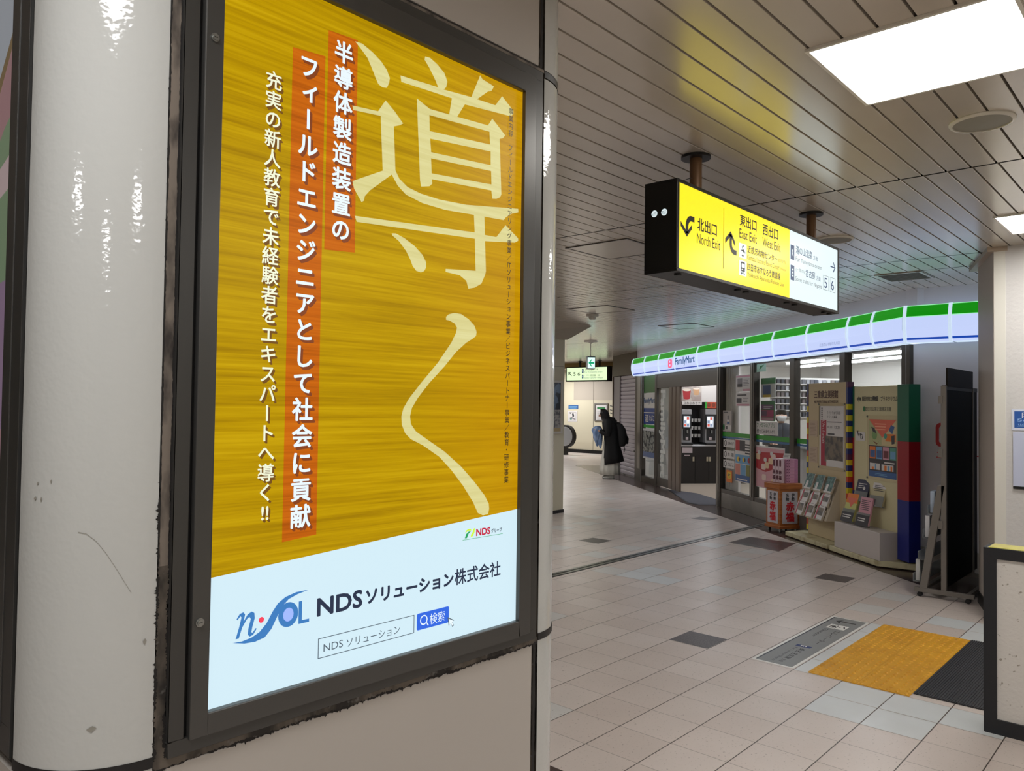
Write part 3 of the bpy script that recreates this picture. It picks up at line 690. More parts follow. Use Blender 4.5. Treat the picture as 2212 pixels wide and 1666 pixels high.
for tx, r_ in (('(四日市)', (4.3817, 4.4896, 2.508, 2.532)), ('Kintetsu Lost and Found Center', (3.9834, 4.40, 2.4650, 2.4930)), ('(Yokkaichi)', (4.41, 4.495, 2.464, 2.482)), ('Yokkaichi Asunarou Railway Line', (3.9845, 4.466, 2.366, 2.396))):
    text_fit(q, SG, tx, *r_, c, M_SGRY)
q.rect(SG, 3.7055, 3.7105, 2.376, 2.690, c, M_SBLK)
q.build('yellow_lettering', yp)
def uturn(a0, a1, b0, b1, up, mb):
    w = a1 - a0; h = b1 - b0; sw_ = .20 * w; L = []
    cxs = a0 + w * (.42 if up else .40); Rr = w * .42
    if not up:      # hook from the right, pointing down
        o = [(a1, b1), (cxs + Rr * .9, b1)] + [(cxs + Rr * .9 - Rr * sin(t), b1 - Rr + Rr * cos(t)) for t in [pi / 2 * i / 8 for i in range(1, 9)]] + [(cxs - .1 * Rr, b0 + .15 * h)]
        r2 = Rr - sw_
        i_ = [(cxs - .1 * Rr + sw_, b0 + .15 * h)] + [(cxs + Rr * .9 - r2 * sin(t), b1 - Rr + r2 * cos(t)) for t in [pi / 2 * i / 8 for i in range(8, -1, -1)]] + [(a1, b1 - sw_)]
        mb.poly(SG, o + i_, c, M_SBLK)
        xm = cxs - .1 * Rr + sw_ / 2
        mb.poly(SG, [(a0, b0 + .62 * h), (a0, b0 + .40 * h), (xm, b0), (a0 + w * .80, b0 + .40 * h), (a0 + w * .80, b0 + .60 * h), (xm, b0 + .22 * h)], c, M_SBLK)
    else:
        o = [(a1, b0), (cxs + Rr * .9, b0)] + [(cxs + Rr * .9 - Rr * sin(t), b0 + Rr - Rr * cos(t)) for t in [pi / 2 * i / 8 for i in range(1, 9)]] + [(cxs - .1 * Rr, b1 - .15 * h)]
        r2 = Rr - sw_
        i_ = [(cxs - .1 * Rr + sw_, b1 - .15 * h)] + [(cxs + Rr * .9 - r2 * sin(t), b0 + Rr - r2 * cos(t)) for t in [pi / 2 * i / 8 for i in range(8, -1, -1)]] + [(a1, b0 + sw_)]
        mb.poly(SG, o + i_, c, M_SBLK)
        xm = cxs - .1 * Rr + sw_ / 2
        mb.poly(SG, [(a0, b1 - .62 * h), (a0, b1 - .40 * h), (xm, b1), (a0 + w * .84, b1 - .40 * h), (a0 + w * .84, b1 - .62 * h), (xm, b1 - .22 * h)], c, M_SBLK)
q = MB(); uturn(3.2724, 3.4039, 2.4775, 2.5850, False, q); q.build('arrow', yp)
q = MB(); uturn(3.7259, 3.8545, 2.4660, 2.5842, True, q); q.build('arrow', yp)
def icon(a0, a1, b0, b1, kind):
    q = MB(); q.poly(SG, rrect(a0, a1, b0, b1, .008), c, M_SWHT); w = a1 - a0; h = b1 - b0; X = lambda t: a0 + w * t; Y = lambda t: b0 + h * t
    if kind:
        text_fit(q, SG, '?', X(.36), X(.62), Y(.66), Y(.90), 2 * c, M_SBLK, .03)
        q.poly(SG, [(X(.18), Y(.52)), (X(.70), Y(.38)), (X(.66), Y(.62))], 2 * c, M_SBLK); q.poly(SG, [(X(.66), Y(.55)), (X(.82), Y(.44)), (X(.78), Y(.30)), (X(.74), Y(.42))], 2 * c, M_SBLK)
        q.poly(SG, ell(X(.48), Y(.17), w * .13, h * .07, 16), 2 * c, M_SBLK)
    else:
        q.poly(SG, rrect(X(.22), X(.78), Y(.28), Y(.92), .010), 2 * c, M_SBLK); q.poly(SG, rrect(X(.30), X(.70), Y(.52), Y(.80), .004), 3 * c, M_SWHT)
        for t in (.36, .64): q.poly(SG, ell(X(t), Y(.40), w * .06, h * .04, 12), 3 * c, M_SWHT)
        q.poly(SG, [(X(.22), Y(.06)), (X(.31), Y(.06)), (X(.44), Y(.26)), (X(.36), Y(.26))], 2 * c, M_SBLK); q.poly(SG, [(X(.78), Y(.06)), (X(.69), Y(.06)), (X(.56), Y(.26)), (X(.64), Y(.26))], 2 * c, M_SBLK)
        q.rect(SG, X(.30), X(.70), Y(.12), Y(.16), 2 * c, M_SBLK)
    q.build('pictogram', yp)
icon(3.8815, 3.9718, 2.463, 2.541, True); icon(3.8826, 3.9729, 2.368, 2.449, False)
q = MB()
for tx, r_, bd in (('湯の山温泉', (4.6392, 4.896, 2.5980, 2.6480), .01), ('方面', (4.9137, 4.9862, 2.600, 2.630), 0), ('名古屋', (4.7883, 4.9435, 2.4770, 2.5240), .01), ('方面', (4.965, 5.0349, 2.476, 2.507), 0), ('5', (5.100, 5.150, 2.446, 2.512), .01), ('6', (5.219, 5.271, 2.446, 2.512), .01)):
    text_fit(q, SG, tx, *r_, c, M_SNAVY, bd)
for tx, r_ in (('For Yunoyama-onsen', (4.6365, 5.053, 2.5450, 2.5810)), ('(一部の)', (4.6404, 4.7714, 2.488, 2.515)), ('Some trains for Nagoya', (4.6343, 5.0539, 2.4240, 2.4600))):
    text_fit(q, SG, tx, *r_, c, M_SGR2)
for r_ in ((5.0793, 5.1751, 2.432, 2.5267), (5.1997, 5.2949, 2.4315, 2.5283)): q.frame(SG, *r_, .0025, c, c + .0003, M_SGR2)
for ch, r_ in (('K', (4.5597, 4.6138, 2.5522, 2.6403)), ('E', (4.5608, 4.615, 2.4286, 2.5196))):
    q.rect(SG, *r_, c, M_SNAVY); w = r_[1] - r_[0]; text_fit(q, SG, ch, r_[0] + w * .25, r_[1] - w * .25, r_[2] + .022, r_[3] - .022, 2 * c, M_SWHT, .03)
q.build('white_lettering', wp_)
q = MB(); A, B, w, h = 5.206, 2.567, .092, .066
q.rect(SG, A, A + w * .82, B + h * .44, B + h * .56, c, M_SNAVY); q.poly(SG, [(A + w * .48, B + h), (A + w * .64, B + h), (A + w, B + h * .5), (A + w * .64, B), (A + w * .48, B), (A + w * .82, B + h * .5)], c, M_SNAVY); q.build('arrow', wp_)
EF = XF(3.235)
for yy in (2.009, 1.955):
    q = MB(); q.disc(EF, -yy, 2.588, .0025, .0165, mat('sign_inner_glow', (200, 210, 215), .5, emit=(214, 232, 236), es=.9, sample=False), 18)
    for k in range(3): q.rect(EF, -yy - .013, -yy + .012, 2.580 + .006 * k, 2.5815 + .006 * k, .003, M_SBOX)
    q.build('vent_hole', body)
DS = Fr((0, 0, b0), (1, 0, 0), (0, -1, 0))
for xx in (3.32, 3.95, 4.05, 4.6, 4.72, 5.2, 5.30):
    q = MB(); q.cyl((xx, 1.93, b0), (xx, 1.93, b0 - .008), .018, M_BLACK); q.build('latch', body)
for xx in (3.588, 5.125):
    q = MB(); q.cyl((xx, 1.985, b1), (xx, 1.985, ZC - .012), .031, M_POLE, n=24); po = q.build('pole', T_, smooth=True)
    q = MB(); q.cyl((xx, 1.985, ZC - .014), (xx, 1.985, ZC), .075, M_BLACK, n=32); q.build('ceiling_flange', po, smooth=True)
q = MB(); q.tube([(3.30, 1.90, b1), (3.325, 1.885, b1 + .012), (3.345, 1.87, b1 + .020)], .0018, M_BLACK, 5); q.build('wire_tie', body)

# far hanging sign, across the passage
FSN = XF(17.8); k_ = 17.8 / 18 * 1.0
def fz(z): return 1.655 + (z - 1.655) * .9889
def fy(y): return -y * .9889
T_ = thing('hanging_direction_sign', 'small pale green lit hanging sign with numbers 5 and 6 down the passage', 'sign', (17.9, 13.2, 2.36))
q = MB(); q.box(FSN, fy(14.13), fy(12.62), fz(2.372), fz(2.80), -.17, 0, M_SBOX); q.build('sign_case', T_)
M_FSG = mat('far_sign_face', (80, 84, 70), .3, emit=(222, 244, 196), es=1.15)
q = MB(); q.box(FSN, fy(14.10), fy(12.68), fz(2.41), fz(2.775), 0, .006, M_FSG); fp = q.build('lit_panel', T_)
q = MB(); c = .009
for ch, r_ in (('5', (13.855, 13.775, 2.54, 2.645)), ('6', (13.70, 13.615, 2.54, 2.645)), ('湯の山温泉', (13.44, 13.13, 2.685, 2.74)), ('方面', (13.08, 12.99, 2.69, 2.735)), ('名古屋', (13.25, 13.06, 2.515, 2.575)), ('方面', (13.0, 12.93, 2.52, 2.57))):
    text_fit(q, FSN, ch, fy(r_[0]), fy(r_[1]), fz(r_[2]), fz(r_[3]), c, M_SBLK)
for ch, r_ in (('For Yunoyama-onsen', (13.45, 12.83, 2.61, 2.66)), ('Some trains for Nagoya', (13.45, 12.80, 2.445, 2.50)), ('(一部の)', (13.44, 13.28, 2.53, 2.57))):
    text_fit(q, FSN, ch, fy(r_[0]), fy(r_[1]), fz(r_[2]), fz(r_[3]), c, M_SGR2)
for ch, r_ in (('K', (13.551, 13.489, 2.62, 2.735)), ('E', (13.549, 13.493, 2.462, 2.568))):
    q.rect(FSN, fy(r_[0]), fy(r_[1]), fz(r_[2]), fz(r_[3]), c, M_SNAVY); text_fit(q, FSN, ch, fy(r_[0] - .018), fy(r_[1] + .018), fz(r_[2] + .03), fz(r_[3] - .03), c + .002, M_SWHT, .03)
q.build('sign_lettering', fp)
q = MB(); a, b = fy(14.04), fz(2.65)
q.poly(FSN, [(a, b), (a + .085, b), (a + .085, b - .018), (a + .018, b - .018), (a + .018, b - .09), (a, b - .09)], c, M_SBLK)
q.poly(FSN, [(a + .01, b - .025), (a + .025, b - .01), (a + .125, b - .10), (a + .11, b - .115)], c, M_SBLK); q.build('arrow', fp)
for yy in (13.53, 12.85):
    q = MB(); q.cyl((17.88, yy, fz(2.80)), (17.88, yy, ZC - .01), .03, M_BLACK); po = q.build('pole', T_)
    q = MB(); q.cyl((17.88, yy, ZC - .012), (17.88, yy, ZC), .07, M_BLACK, n=20); q.build('ceiling_flange', po)
# green exit arrow lamp
EX = FS(15.0)
e0 = (Vector((12.381, 9.192, 0)) @ NV); e1 = (Vector((12.495, 9.096, 0)) @ NV)
T_ = thing('emergency_exit_sign', 'small hanging emergency exit box with a green left arrow', 'exit sign', (12.44, 9.14, 2.40))
q = MB(); q.box(EX, e0 - .004, e1 + .008, 2.395, 2.64, -.11, 0, mat('exit_case', (120, 122, 120), .4)); q.box(EX, e0 - .004, e1 + .008, 2.628, 2.645, -.12, .012, mat('exit_case_dark', (70, 80, 92), .4)); q.build('case', T_, bevel=.004)
q = MB(); q.box(EX, e0 + .006, e1, 2.408, 2.622, 0, .004, mat('exit_face', (70, 80, 76), .3, emit=(214, 250, 240), es=1.25)); fp = q.build('lit_panel', T_)
q = MB(); G = mat('exit_green', (0, 110, 70), .4, emit=(10, 160, 112), sample=False); w = e1 - e0; X = lambda t: e0 + w * t
q.poly(EX, [(X(.14), 2.515), (X(.52), 2.585), (X(.66), 2.585), (X(.42), 2.532), (X(.92), 2.532), (X(.92), 2.498), (X(.42), 2.498), (X(.66), 2.445), (X(.52), 2.445)], .006, G)
text_fit(q, EX, '非常口', X(.62), X(.94), 2.418, 2.436, .006, G); q.build('arrow', fp)
q = MB(); pm = EX.p((e0 + e1) / 2, 0, -.05); q.cyl(pm + ZV * 2.645, pm + ZV * (ZC - .03), .008, M_TRIM); q.build('pole', T_)
q = MB(); q.lathe(pm + ZV * (ZC - .055), [(.01, 0), (.03, .012), (.05, .03), (.13, .036), (.14, .055)], M_TRIM, 24); q.build('ceiling_canopy', T_, smooth=True)

# ================================================================== FLOOR: tactile pad, mat, sticker
M_TAC = mat('tactile_yellow', (214, 158, 34), .45); add_blotch(M_TAC, (202, 146, 28), 5, .4, .65)
T_ = thing('tactile_paving', 'yellow dotted tactile paving on the floor beside the elevator sticker', 'tactile paving', (5.7, 1.63, .002))
k = 0
for i in range(5):
    for j in range(2):
        x = 4.945 + .3025 * i; y = 1.338 + .296 * j
        q = MB(); q.box(WORLD, x + .0012, x + .3013, y + .0012, y + .2948, .0006, .005, M_TAC)
        for a in range(6):
            for b in range(6):
                cx_, cy_ = x + .0255 + .0503 * a, y + .0245 + .0493 * b
                n = 10; q.loft([[Vector((cx_ + r * cos(2 * pi * s_ / n), cy_ + r * sin(2 * pi * s_ / n), z)) for s_ in range(n)] for r, z in ((.0125, .005), (.010, .0092), (.006, .0108))], M_TAC)
        q.build('tactile_block', T_)
q = MB(); M_RIB = mat('ribbed_black_mat', (50, 50, 54), .5)
q.box(WORLD, 5.012, 6.455, .3, 1.335, .0006, .006, M_RIB)
y = .31
while y < 1.33: q.box(WORLD, 5.012, 6.455, y, y + .0065, .006, .010, M_RIB); y += .0135
q.build('rubber_mat', label='dark ribbed rubber mat on the floor beside the low wall', cat='floor mat')
FLR = Fr((0, 0, 0), (-1, 0, 0), (0, -1, 0))          # reading direction of the sticker: a = -X, b = -Y
FL2 = Fr((0, 0, 0), (-1, 0, 0), (0, -1, 0))
T_ = thing('floor_sticker', 'grey elevator floor sticker with white border beside the yellow paving', 'floor sticker', (5.69, 2.166, .0008))
q = MB(); M_STW = mat('sticker_white', (226, 226, 222), .35); M_STG = mat('sticker_grey', (132, 134, 134), .4); M_STK = mat('sticker_black', (24, 24, 26), .4); M_STB = mat('sticker_blue', (30, 52, 116), .4); M_STD = mat('sticker_slate', (44, 50, 62), .4)
S_ = lambda x, y: (-x, -y)
q.poly(FL2, rrect(-6.432, -4.955, -2.308, -2.025, .02), .0008, M_STW); q.poly(FL2, rrect(-6.415, -4.973, -2.290, -2.042, .012), .0011, M_STG); st = q.build('sticker_sheet', T_)
q = MB(); c = .0014
q.rect(FL2, -6.41, -4.985, -2.288, -2.278, c, M_STD)
q.poly(FL2, [(-6.30, -2.235), (-6.345, -2.205), (-6.345, -2.185), (-6.312, -2.205), (-6.312, -2.085), (-6.292, -2.085), (-6.292, -2.205), (-6.258, -2.185), (-6.258, -2.205)], c, M_STK)
q.build('arrow', st)
q = MB()
q.poly(FL2, rrect(-6.19, -6.062, -2.230, -2.095, .006), c, M_STW); q.frame(FL2, -6.172, -6.08, -2.215, -2.165, .006, c, c + .0003, M_STK); q.poly(FL2, ell(-6.126, -2.19, .022, .016, 12), 2 * c, M_STK)
q.poly(FL2, [(-6.135, -2.155), (-6.118, -2.155), (-6.118, -2.14), (-6.135, -2.14)], 2 * c, M_STK); q.poly(FL2, [(-6.16, -2.13), (-6.10, -2.108), (-6.10, -2.100), (-6.13, -2.108), (-6.16, -2.12)], 2 * c, M_STK); q.build('pictogram', st)
q = MB()
text_fit(q, FL2, 'エレベーター', -6.02, -5.58, -2.140, -2.095, c, M_STK, .0)
text_fit(q, FL2, 'Elevator', -6.02, -5.755, -2.222, -2.190, c, M_STK)
text_fit(q, FL2, '桑名 名古屋', -5.405, -5.12, -2.160, -2.118, c, M_STK, .015); text_fit(q, FL2, '方面', -5.10, -5.03, -2.158, -2.128, c, M_STK)
text_fit(q, FL2, 'For Kuwana Nagoya', -5.41, -5.02, -2.205, -2.178, c, M_STD)
q.rect(FL2, -5.489, -5.443, -2.212, -2.108, c, M_STB); text_fit(q, FL2, 'E', -5.479, -5.453, -2.18, -2.14, 2 * c, M_STW, .02); q.build('sticker_lettering', st)

# ================================================================== RIGHT: low wall, notices, brochure rack
M_YTOP = mat('yellow_cap', (226, 218, 110), .4); add_blotch(M_YTOP, (206, 190, 120), 9, .5, .7)
M_PLAS2 = mat('speckled_plaster', (207, 203, 198), .6); add_bump(M_PLAS2, 60, .5, .004, 5); add_blotch(M_PLAS2, (150, 142, 132), 40, .64, .70)
M_BTAPE = mat('black_edge_tape', (22, 24, 30), .45); add_blotch(M_BTAPE, (120, 112, 104), 30, .72, .76)
T_ = thing('partition', 'low plastered wall edged in black with a yellow top at the right edge', 'low wall', (4.78, .2, 0), kind='structure')
q = MB(); q.box(WORLD, 4.705, 4.85, -.6, .905, .0, .948, M_PLAS2); q.build('wall_body', T_)
LW = XF(4.705)
q = MB(); q.box(LW, -.91, -.855, 0, .95, 0, .014, M_BTAPE); q.box(LW, -.855, .6, .895, .95, 0, .014, M_BTAPE); q.box(LW, -.855, .6, 0, .075, 0, .014, M_BTAPE); q.box(WORLD, 4.70, 4.86, .9, .915, 0, .95, M_BTAPE); q.build('edge_trim', T_)
q = MB(); q.box(WORLD, 4.705, 4.85, -.6, .892, .948, .953, M_YTOP); q.build('top_cap', T_)

NT = XF(7.09)
T_ = thing('security_sign', 'small blue security camera sign with white border on the right pillar', 'notice', (7.085, 1.0, 1.52))
q = MB(); q.box(NT, -1.187, -.62, 1.515, 1.678, 0, .006, mat('notice_white', (214, 220, 236), .3)); q.build('sign_plate', T_)
q = MB(); q.rect(NT, -1.168, -.64, 1.535, 1.662, .0068, mat('notice_blue', (44, 92, 168), .3))
text_fit(q, NT, '防犯カメラ', -1.118, -.70, 1.610, 1.655, .0076, MATS['notice_white'], .02); text_fit(q, NT, 'Security camera', -1.148, -.66, 1.576, 1.606, .0076, mat('notice_pale', (150, 190, 240), .3), .02); text_fit(q, NT, '监视摄像机', -1.148, -.80, 1.545, 1.567, .0076, MATS['notice_pale']); q.build('sign_print', T_)
T_ = thing('notice_board', 'pale blank notice board with a black lower edge on the right pillar', 'notice', (7.085, .95, 1.07))
q = MB(); q.box(NT, -1.176, -.60, 1.085, 1.500, 0, .012, mat('notice_lilac', (196, 202, 226), .35)); q.build('board', T_)
q = MB(); q.box(NT, -1.176, -.60, 1.065, 1.085, 0, .014, M_BLACK); q.build('lower_edge', T_)

M_RACK = mat('grey_rack_metal', (118, 112, 106), .45, .1); M_GLOSSK = mat('gloss_black_panel', (6, 7, 7), .5, spec=.08); M_ACR = mat('clear_acrylic', (210, 214, 216), .15)
MATS['clear_acrylic'].node_tree.nodes['Principled BSDF'].inputs['Transmission Weight'].default_value = .75
T_ = thing('brochure_rack', 'tall dark brochure rack on castors left of the plastered pillar', 'brochure rack', (8.15, 1.8, 0))
for x in (7.66, 8.70):
    q = MB(); q.box(WORLD, x, x + .04, 1.562, 2.036, .042, .080, M_RACK); q.build('base_beam', T_, bevel=.003)
    q = MB(); q.box(WORLD, x, x + .04, 1.776, 1.817, .08, 1.88, M_RACK); q.build('upright', T_, bevel=.003)
    q = MB(); q.hexa([(x, 1.93, .08), (x + .04, 1.93, .08), (x + .04, 1.99, .08), (x, 1.99, .08), (x, 1.785, 1.00), (x + .04, 1.785, 1.00), (x + .04, 1.845, 1.00), (x, 1.845, 1.00)], M_RACK); q.build('slanted_leg', T_, bevel=.003)
    for y in (1.61, 1.99):
        q = MB(); q.cyl((x + .005, y, .021), (x + .035, y, .021), .021, M_BLACK); q.box(WORLD, x + .008, x + .032, y - .012, y + .012, .02, .043, M_BLACK); q.build('castor', T_)
q = MB(); q.box(WORLD, 7.70, 8.70, 1.60, 1.63, .045, .075, M_RACK); q.box(WORLD, 7.70, 8.70, 1.96, 2.0, .045, .075, M_RACK); q.build('base_rail', T_)
q = MB(); q.box(WORLD, 7.70, 8.90, 1.786, 1.812, .10, 1.86, M_GLOSSK); q.build('back_panel', T_)
q = MB(); q.box(WORLD, 7.70, 8.90, 1.782, 1.816, 1.845, 1.885, M_BLACK); q.build('top_rail', T_)
q = MB(); q.box(WORLD, 7.722, 8.68, 1.775, 1.79, 1.875, 2.042, mat('header_board', (34, 30, 28), .5, spec=.1)); q.build('header_board', T_)
for z in (.62, 1.25, 1.72):
    q = MB(); q.box(WORLD, 7.650, 7.662, 1.80, 1.835, z, z + .07, M_RACK); q.build('hinge', T_)
for k, (y, z) in enumerate(((1.99, .12), (1.95, .32), (1.91, .52), (1.87, .74))):
    q = MB()
    q.box(WORLD, 7.70, 8.68, y - .002, y + .002, z, z + .12, M_ACR); q.box(WORLD, 7.70, 8.68, y + .06, y + .064, z, z + .075, M_ACR); q.box(WORLD, 7.70, 8.68, y + .002, y + .06, z, z + .004, M_ACR); q.build('brochure_shelf', T_)
for (y, z, c_, wh) in ((1.894, .748, (176, 190, 210), 'waist height'), (1.934, .528, (206, 206, 210), 'knee height'), (2.014, .128, (190, 190, 188), 'the foot')):
    q = MB(); q.box(WORLD, 7.72, 7.93, y - .012, y + .022, z, z + .19, mat('leaflet_%d' % c_[0], c_, .4))
    q.build('leaflet_stack', label='pale leaflets at %s of the tall dark rack' % wh, cat='leaflets', group='leaflets in the tall dark rack')
# ================================================================== SHOP FRONT (local a = -distance along the front)
def glass_mat():
    m = bpy.data.materials.new('window_glass'); m.use_nodes = True; nt = m.node_tree; nt.nodes.clear()
    o = nt.nodes.new('ShaderNodeOutputMaterial'); t = nt.nodes.new('ShaderNodeBsdfTransparent'); g = nt.nodes.new('ShaderNodeBsdfGlossy')
    t.inputs[0].default_value = (.86, .9, .89, 1); g.inputs['Roughness'].default_value = .03
    f = nt.nodes.new('ShaderNodeFresnel'); f.inputs[0].default_value = 1.5; mx = nt.nodes.new('ShaderNodeMixShader')
    nt.links.new(f.outputs[0], mx.inputs[0]); nt.links.new(t.outputs[0], mx.inputs[1]); nt.links.new(g.outputs[0], mx.inputs[2]); nt.links.new(mx.outputs[0], o.inputs[0])
    return m
M_GLASS = glass_mat()
M_SILV = mat('silver_frame', (150, 146, 140), .35, .6)
M_CONC = mat('polished_concrete', (98, 92, 86), .3); add_blotch(M_CONC, (128, 122, 114), 1.2, .4, .62)
M_DKW = mat('dark_brown_wall', (84, 70, 54), .5)
M_SHUT = mat('shutter_slats', (178, 170, 178), .4)
w = MB()
w.box(FAC, -19.56, -19.50, 0, 2.43, -3.2, .02, M_DKW); w.box(FAC, -19.56, -17.5, 2.43, ZC, -.3, .02, M_DKW); w.box(FAC, -17.5, -17.3, 0, ZC, -3.2, -.3, M_DKW)
w.box(FAC, -17.5, -7.55, 2.40, ZC, -.18, 0, mat('upper_wall_grey', (224, 220, 222), .5))
w.build('wall_shop_front', kind='structure', label='upper wall of the shop front')
w = MB(); w.box(FAC, -12.74, -7.62, 0, .245, -.12, .03, M_CONC); w.box(FAC, -12.74, -12.62, 0, .30, -.12, .035, M_CONC); w.build('baseboard_shop', kind='structure', label='grey stone base under the shop windows', bevel=.006)
# shutter bay
t = thing('roller_shutter', 'closed pale lilac roller shutter left of the shop entrance', 'shutter', tuple(FAC.p(-18.25, 0, -.02)))
q = MB(); z = .03
while z < 2.40:
    q.loft([[FAC.p(a, z + dz, c) for a in (-18.94, -17.53)] for dz, c in ((0, -.045), (.012, -.03), (.045, -.024), (.08, -.028), (.094, -.045))], M_SHUT, closed=False); z += .096
q.build('slat_curtain', t)
q = MB(); q.box(FAC, -18.94, -17.53, .0, .04, -.05, -.015, mat('shutter_bar', (120, 116, 118), .4)); q.box(FAC, -18.6, -18.45, .012, .030, -.015, -.008, M_BLACK); q.build('bottom_bar', t)
q = MB(); q.box(FAC, -19.5, -18.95, 0, 2.42, -.06, .0, mat('shutter_jamb', (150, 144, 146), .45)); q.build('jamb_panel', t); q = MB(); q.box(FAC, -17.54, -17.44, 0, 2.42, -.06, .03, M_DKMETAL); q.build('guide_rail', t)
for a in (-18.55, -17.75):
    q = MB(); q.cyl(FAC.p(a, .62, -.03), FAC.p(a, .62, -.005), .022, M_STEEL); q.build('lock_knob', t)
# frame of posts and heads
F_ = thing('wall_shop_frame', 'dark bronze metal framing of the glass shop front', 'shop front', tuple(FAC.p(-12.6, 0, 0)), kind='structure')
def post(a0, a1, z0=0, z1=2.42, c0=-.05, c1=.04, m=M_DKMETAL, n='post'):
    q = MB(); q.box(FAC, a0, a1, z0, z1, c0, c1, m); return q.build(n, F_, bevel=.003)
post(-17.44, -17.30, c1=.035); post(-17.30, -17.08, .27, 2.42, -.02, .05, M_SILV); post(-17.30, -16.96, 0, .27)
post(-17.08, -16.96); post(-16.06, -15.93, c1=.05)
post(-16.96, -16.06, 0, .13, n='sill_rail'); post(-16.06, -12.74, 2.065, 2.42, -.16, .045, n='door_head')
post(-12.75, -12.59, 0, 2.42, -.08, .05); post(-12.69, -12.66, 0, 2.42, .05, .06, M_SILV)
post(-11.46, -11.32, .245, 2.42, c1=.045); post(-11.41, -11.38, .3, 2.42, .045, .055, M_SILV)
post(-10.21, -10.08, .245, 2.42, c1=.045); post(-8.96, -8.84, .245, 2.42, c1=.045); post(-7.76, -7.62, .0, 2.42, c1=.04)
for a0, a1 in ((-12.59, -11.46), (-11.32, -10.21), (-10.08, -8.96), (-8.84, -7.76)):
    post(a0, a1, .245, .31, c1=.035, n='sill_rail'); post(a0, a1, 2.34, 2.42, c1=.02, n='head_rail')
M_GSTR = mat('green_band', (44, 150, 44), .4); M_BSTR = mat('blue_band', (52, 104, 150), .4)
for k, (a0, a1) in enumerate(((-12.59, -11.46), (-11.32, -10.21), (-10.08, -8.96), (-8.84, -7.76))):
    t = thing('window_%d' % (k + 1), 'shop window pane %d from the entrance, crossed by a green band' % (k + 1), 'window', tuple(FAC.p((a0 + a1) / 2, .31, 0)), kind='structure')
    q = MB(); q.rect(FAC, a0, a1, .31, 2.34, 0, M_GLASS); q.build('pane', t)
    q = MB(); q.rect(FAC, a0, a1, 1.19, 1.258, .002, M_GSTR); q.rect(FAC, a0, a1, 1.155, 1.186, .002, M_BSTR); q.build('stripe_film', t)
# left fixed window with coloured panels
t = thing('window_5', 'narrow shop window with green, white and blue sign panels left of the door', 'window', tuple(FAC.p(-16.5, .13, 0)), kind='structure')
q = MB(); q.rect(FAC, -16.96, -16.06, .13, 1.97, 0, M_GLASS); q.build('pane', t)
q = MB(); G = lambda n_, c_, r=.35: mat(n_, c_, r)
q.rect(FAC, -16.94, -16.07, 1.975, 2.35, .006, G('panel_green', (18, 98, 12))); q.rect(FAC, -16.94, -16.07, 1.64, 1.97, .006, G('panel_white', (206, 204, 200))); q.rect(FAC, -16.94, -16.07, 1.55, 1.64, .006, G('panel_blue', (12, 56, 130)))
q.rect(FAC, -16.94, -16.07, 1.53, 1.55, .006, MATS['panel_white']); q.rect(FAC, -16.94, -16.07, 1.29, 1.53, .006, MATS['panel_blue']); q.rect(FAC, -16.94, -16.07, 1.215, 1.272, .006, M_GSTR)
text_fit(q, FAC, 'FamilyMart', -16.93, -16.17, 1.715, 1.875, .009, G('print_blue', (14, 76, 130)), .03); text_fit(q, FAC, '酒', -16.85, -16.60, 1.33, 1.50, .009, MATS['panel_white'], .02); text_fit(q, FAC, 'たばこ', -16.55, -16.20, 1.36, 1.49, .009, MATS['panel_white'], .02)
q.build('sign_panel', t)
t = thing('wall_notice', 'white-framed map notice low in the narrow left shop window', 'notice', tuple(FAC.p(-16.5, .5, .02)))
q = MB(); q.box(FAC, -16.98, -16.08, .53, 1.185, .008, .02, G('notice_frame', (200, 200, 200))); q.build('frame', t)
q = MB(); mm = mat('map_print', (150, 152, 146), .3); add_blotch(mm, (60, 62, 64), 14, .48, .56); q.rect(FAC, -16.93, -16.13, .68, 1.14, .022, mm); q.rect(FAC, -16.93, -16.13, .565, .68, .022, G('map_blue', (96, 112, 150))); q.build('print', t)
# sliding door leaf
t = thing('door_1', 'open sliding glass door leaf with upright white lettering', 'door', tuple(FAC.p(-15.2, 0, .03)), kind='structure')
q = MB(); q.rect(FAC, -15.93, -15.19, .2, 2.065, .025, M_GLASS); q.build('pane', t)
q = MB(); q.box(FAC, -15.93, -14.9, .03, .2, .01, .04, M_DKMETAL)
for a in (-15.19, -14.97, -14.75): q.box(FAC, a, a + .19, .03, 2.065, .0, .045, mat('door_stile', (112, 98, 88), .35, .4))
q.build('door_stile', t, bevel=.006)
q = MB(); text_fit(q, FAC, 'FamilyMart', -15.80, -15.44, .22, 2.01, .030, mat('door_letter', (206, 208, 204), .4), .04, rot=True); q.build('door_lettering', t)

# lit curved fascia
SG_ = thing('shop_sign_fascia', 'long lit green, white and blue shop sign band above the windows', 'shop sign', tuple(FAC.p(-12, 2.36, .2)))
M_FW = mat('fascia_white', (40, 44, 52), .25, emit=(196, 210, 250), es=1.0); M_FG = mat('fascia_green', (6, 60, 6), .25, emit=(14, 138, 12), es=1.0, sample=False); M_FGL = mat('fascia_light_line', (90, 140, 100), .25, emit=(150, 240, 176), es=1.0, sample=False); M_FB = mat('fascia_blue', (6, 30, 90), .25, emit=(12, 66, 168), es=1.0, sample=False)
M_FRIB = mat('fascia_rib', (150, 160, 180), .3, emit=(206, 226, 246), es=.9, sample=False)
def cz(z):
    t_ = (z - 2.36) / .38; return .20 + .045 * (1 - (2 * t_ - 1) ** 2)
BANDS = [(2.360, 2.384, M_FW), (2.384, 2.406, M_FB), (2.406, 2.50, M_FW), (2.50, 2.618, M_FW), (2.618, 2.626, M_FGL), (2.626, 2.68, M_FG), (2.68, 2.734, M_FG), (2.734, 2.742, M_FGL)]
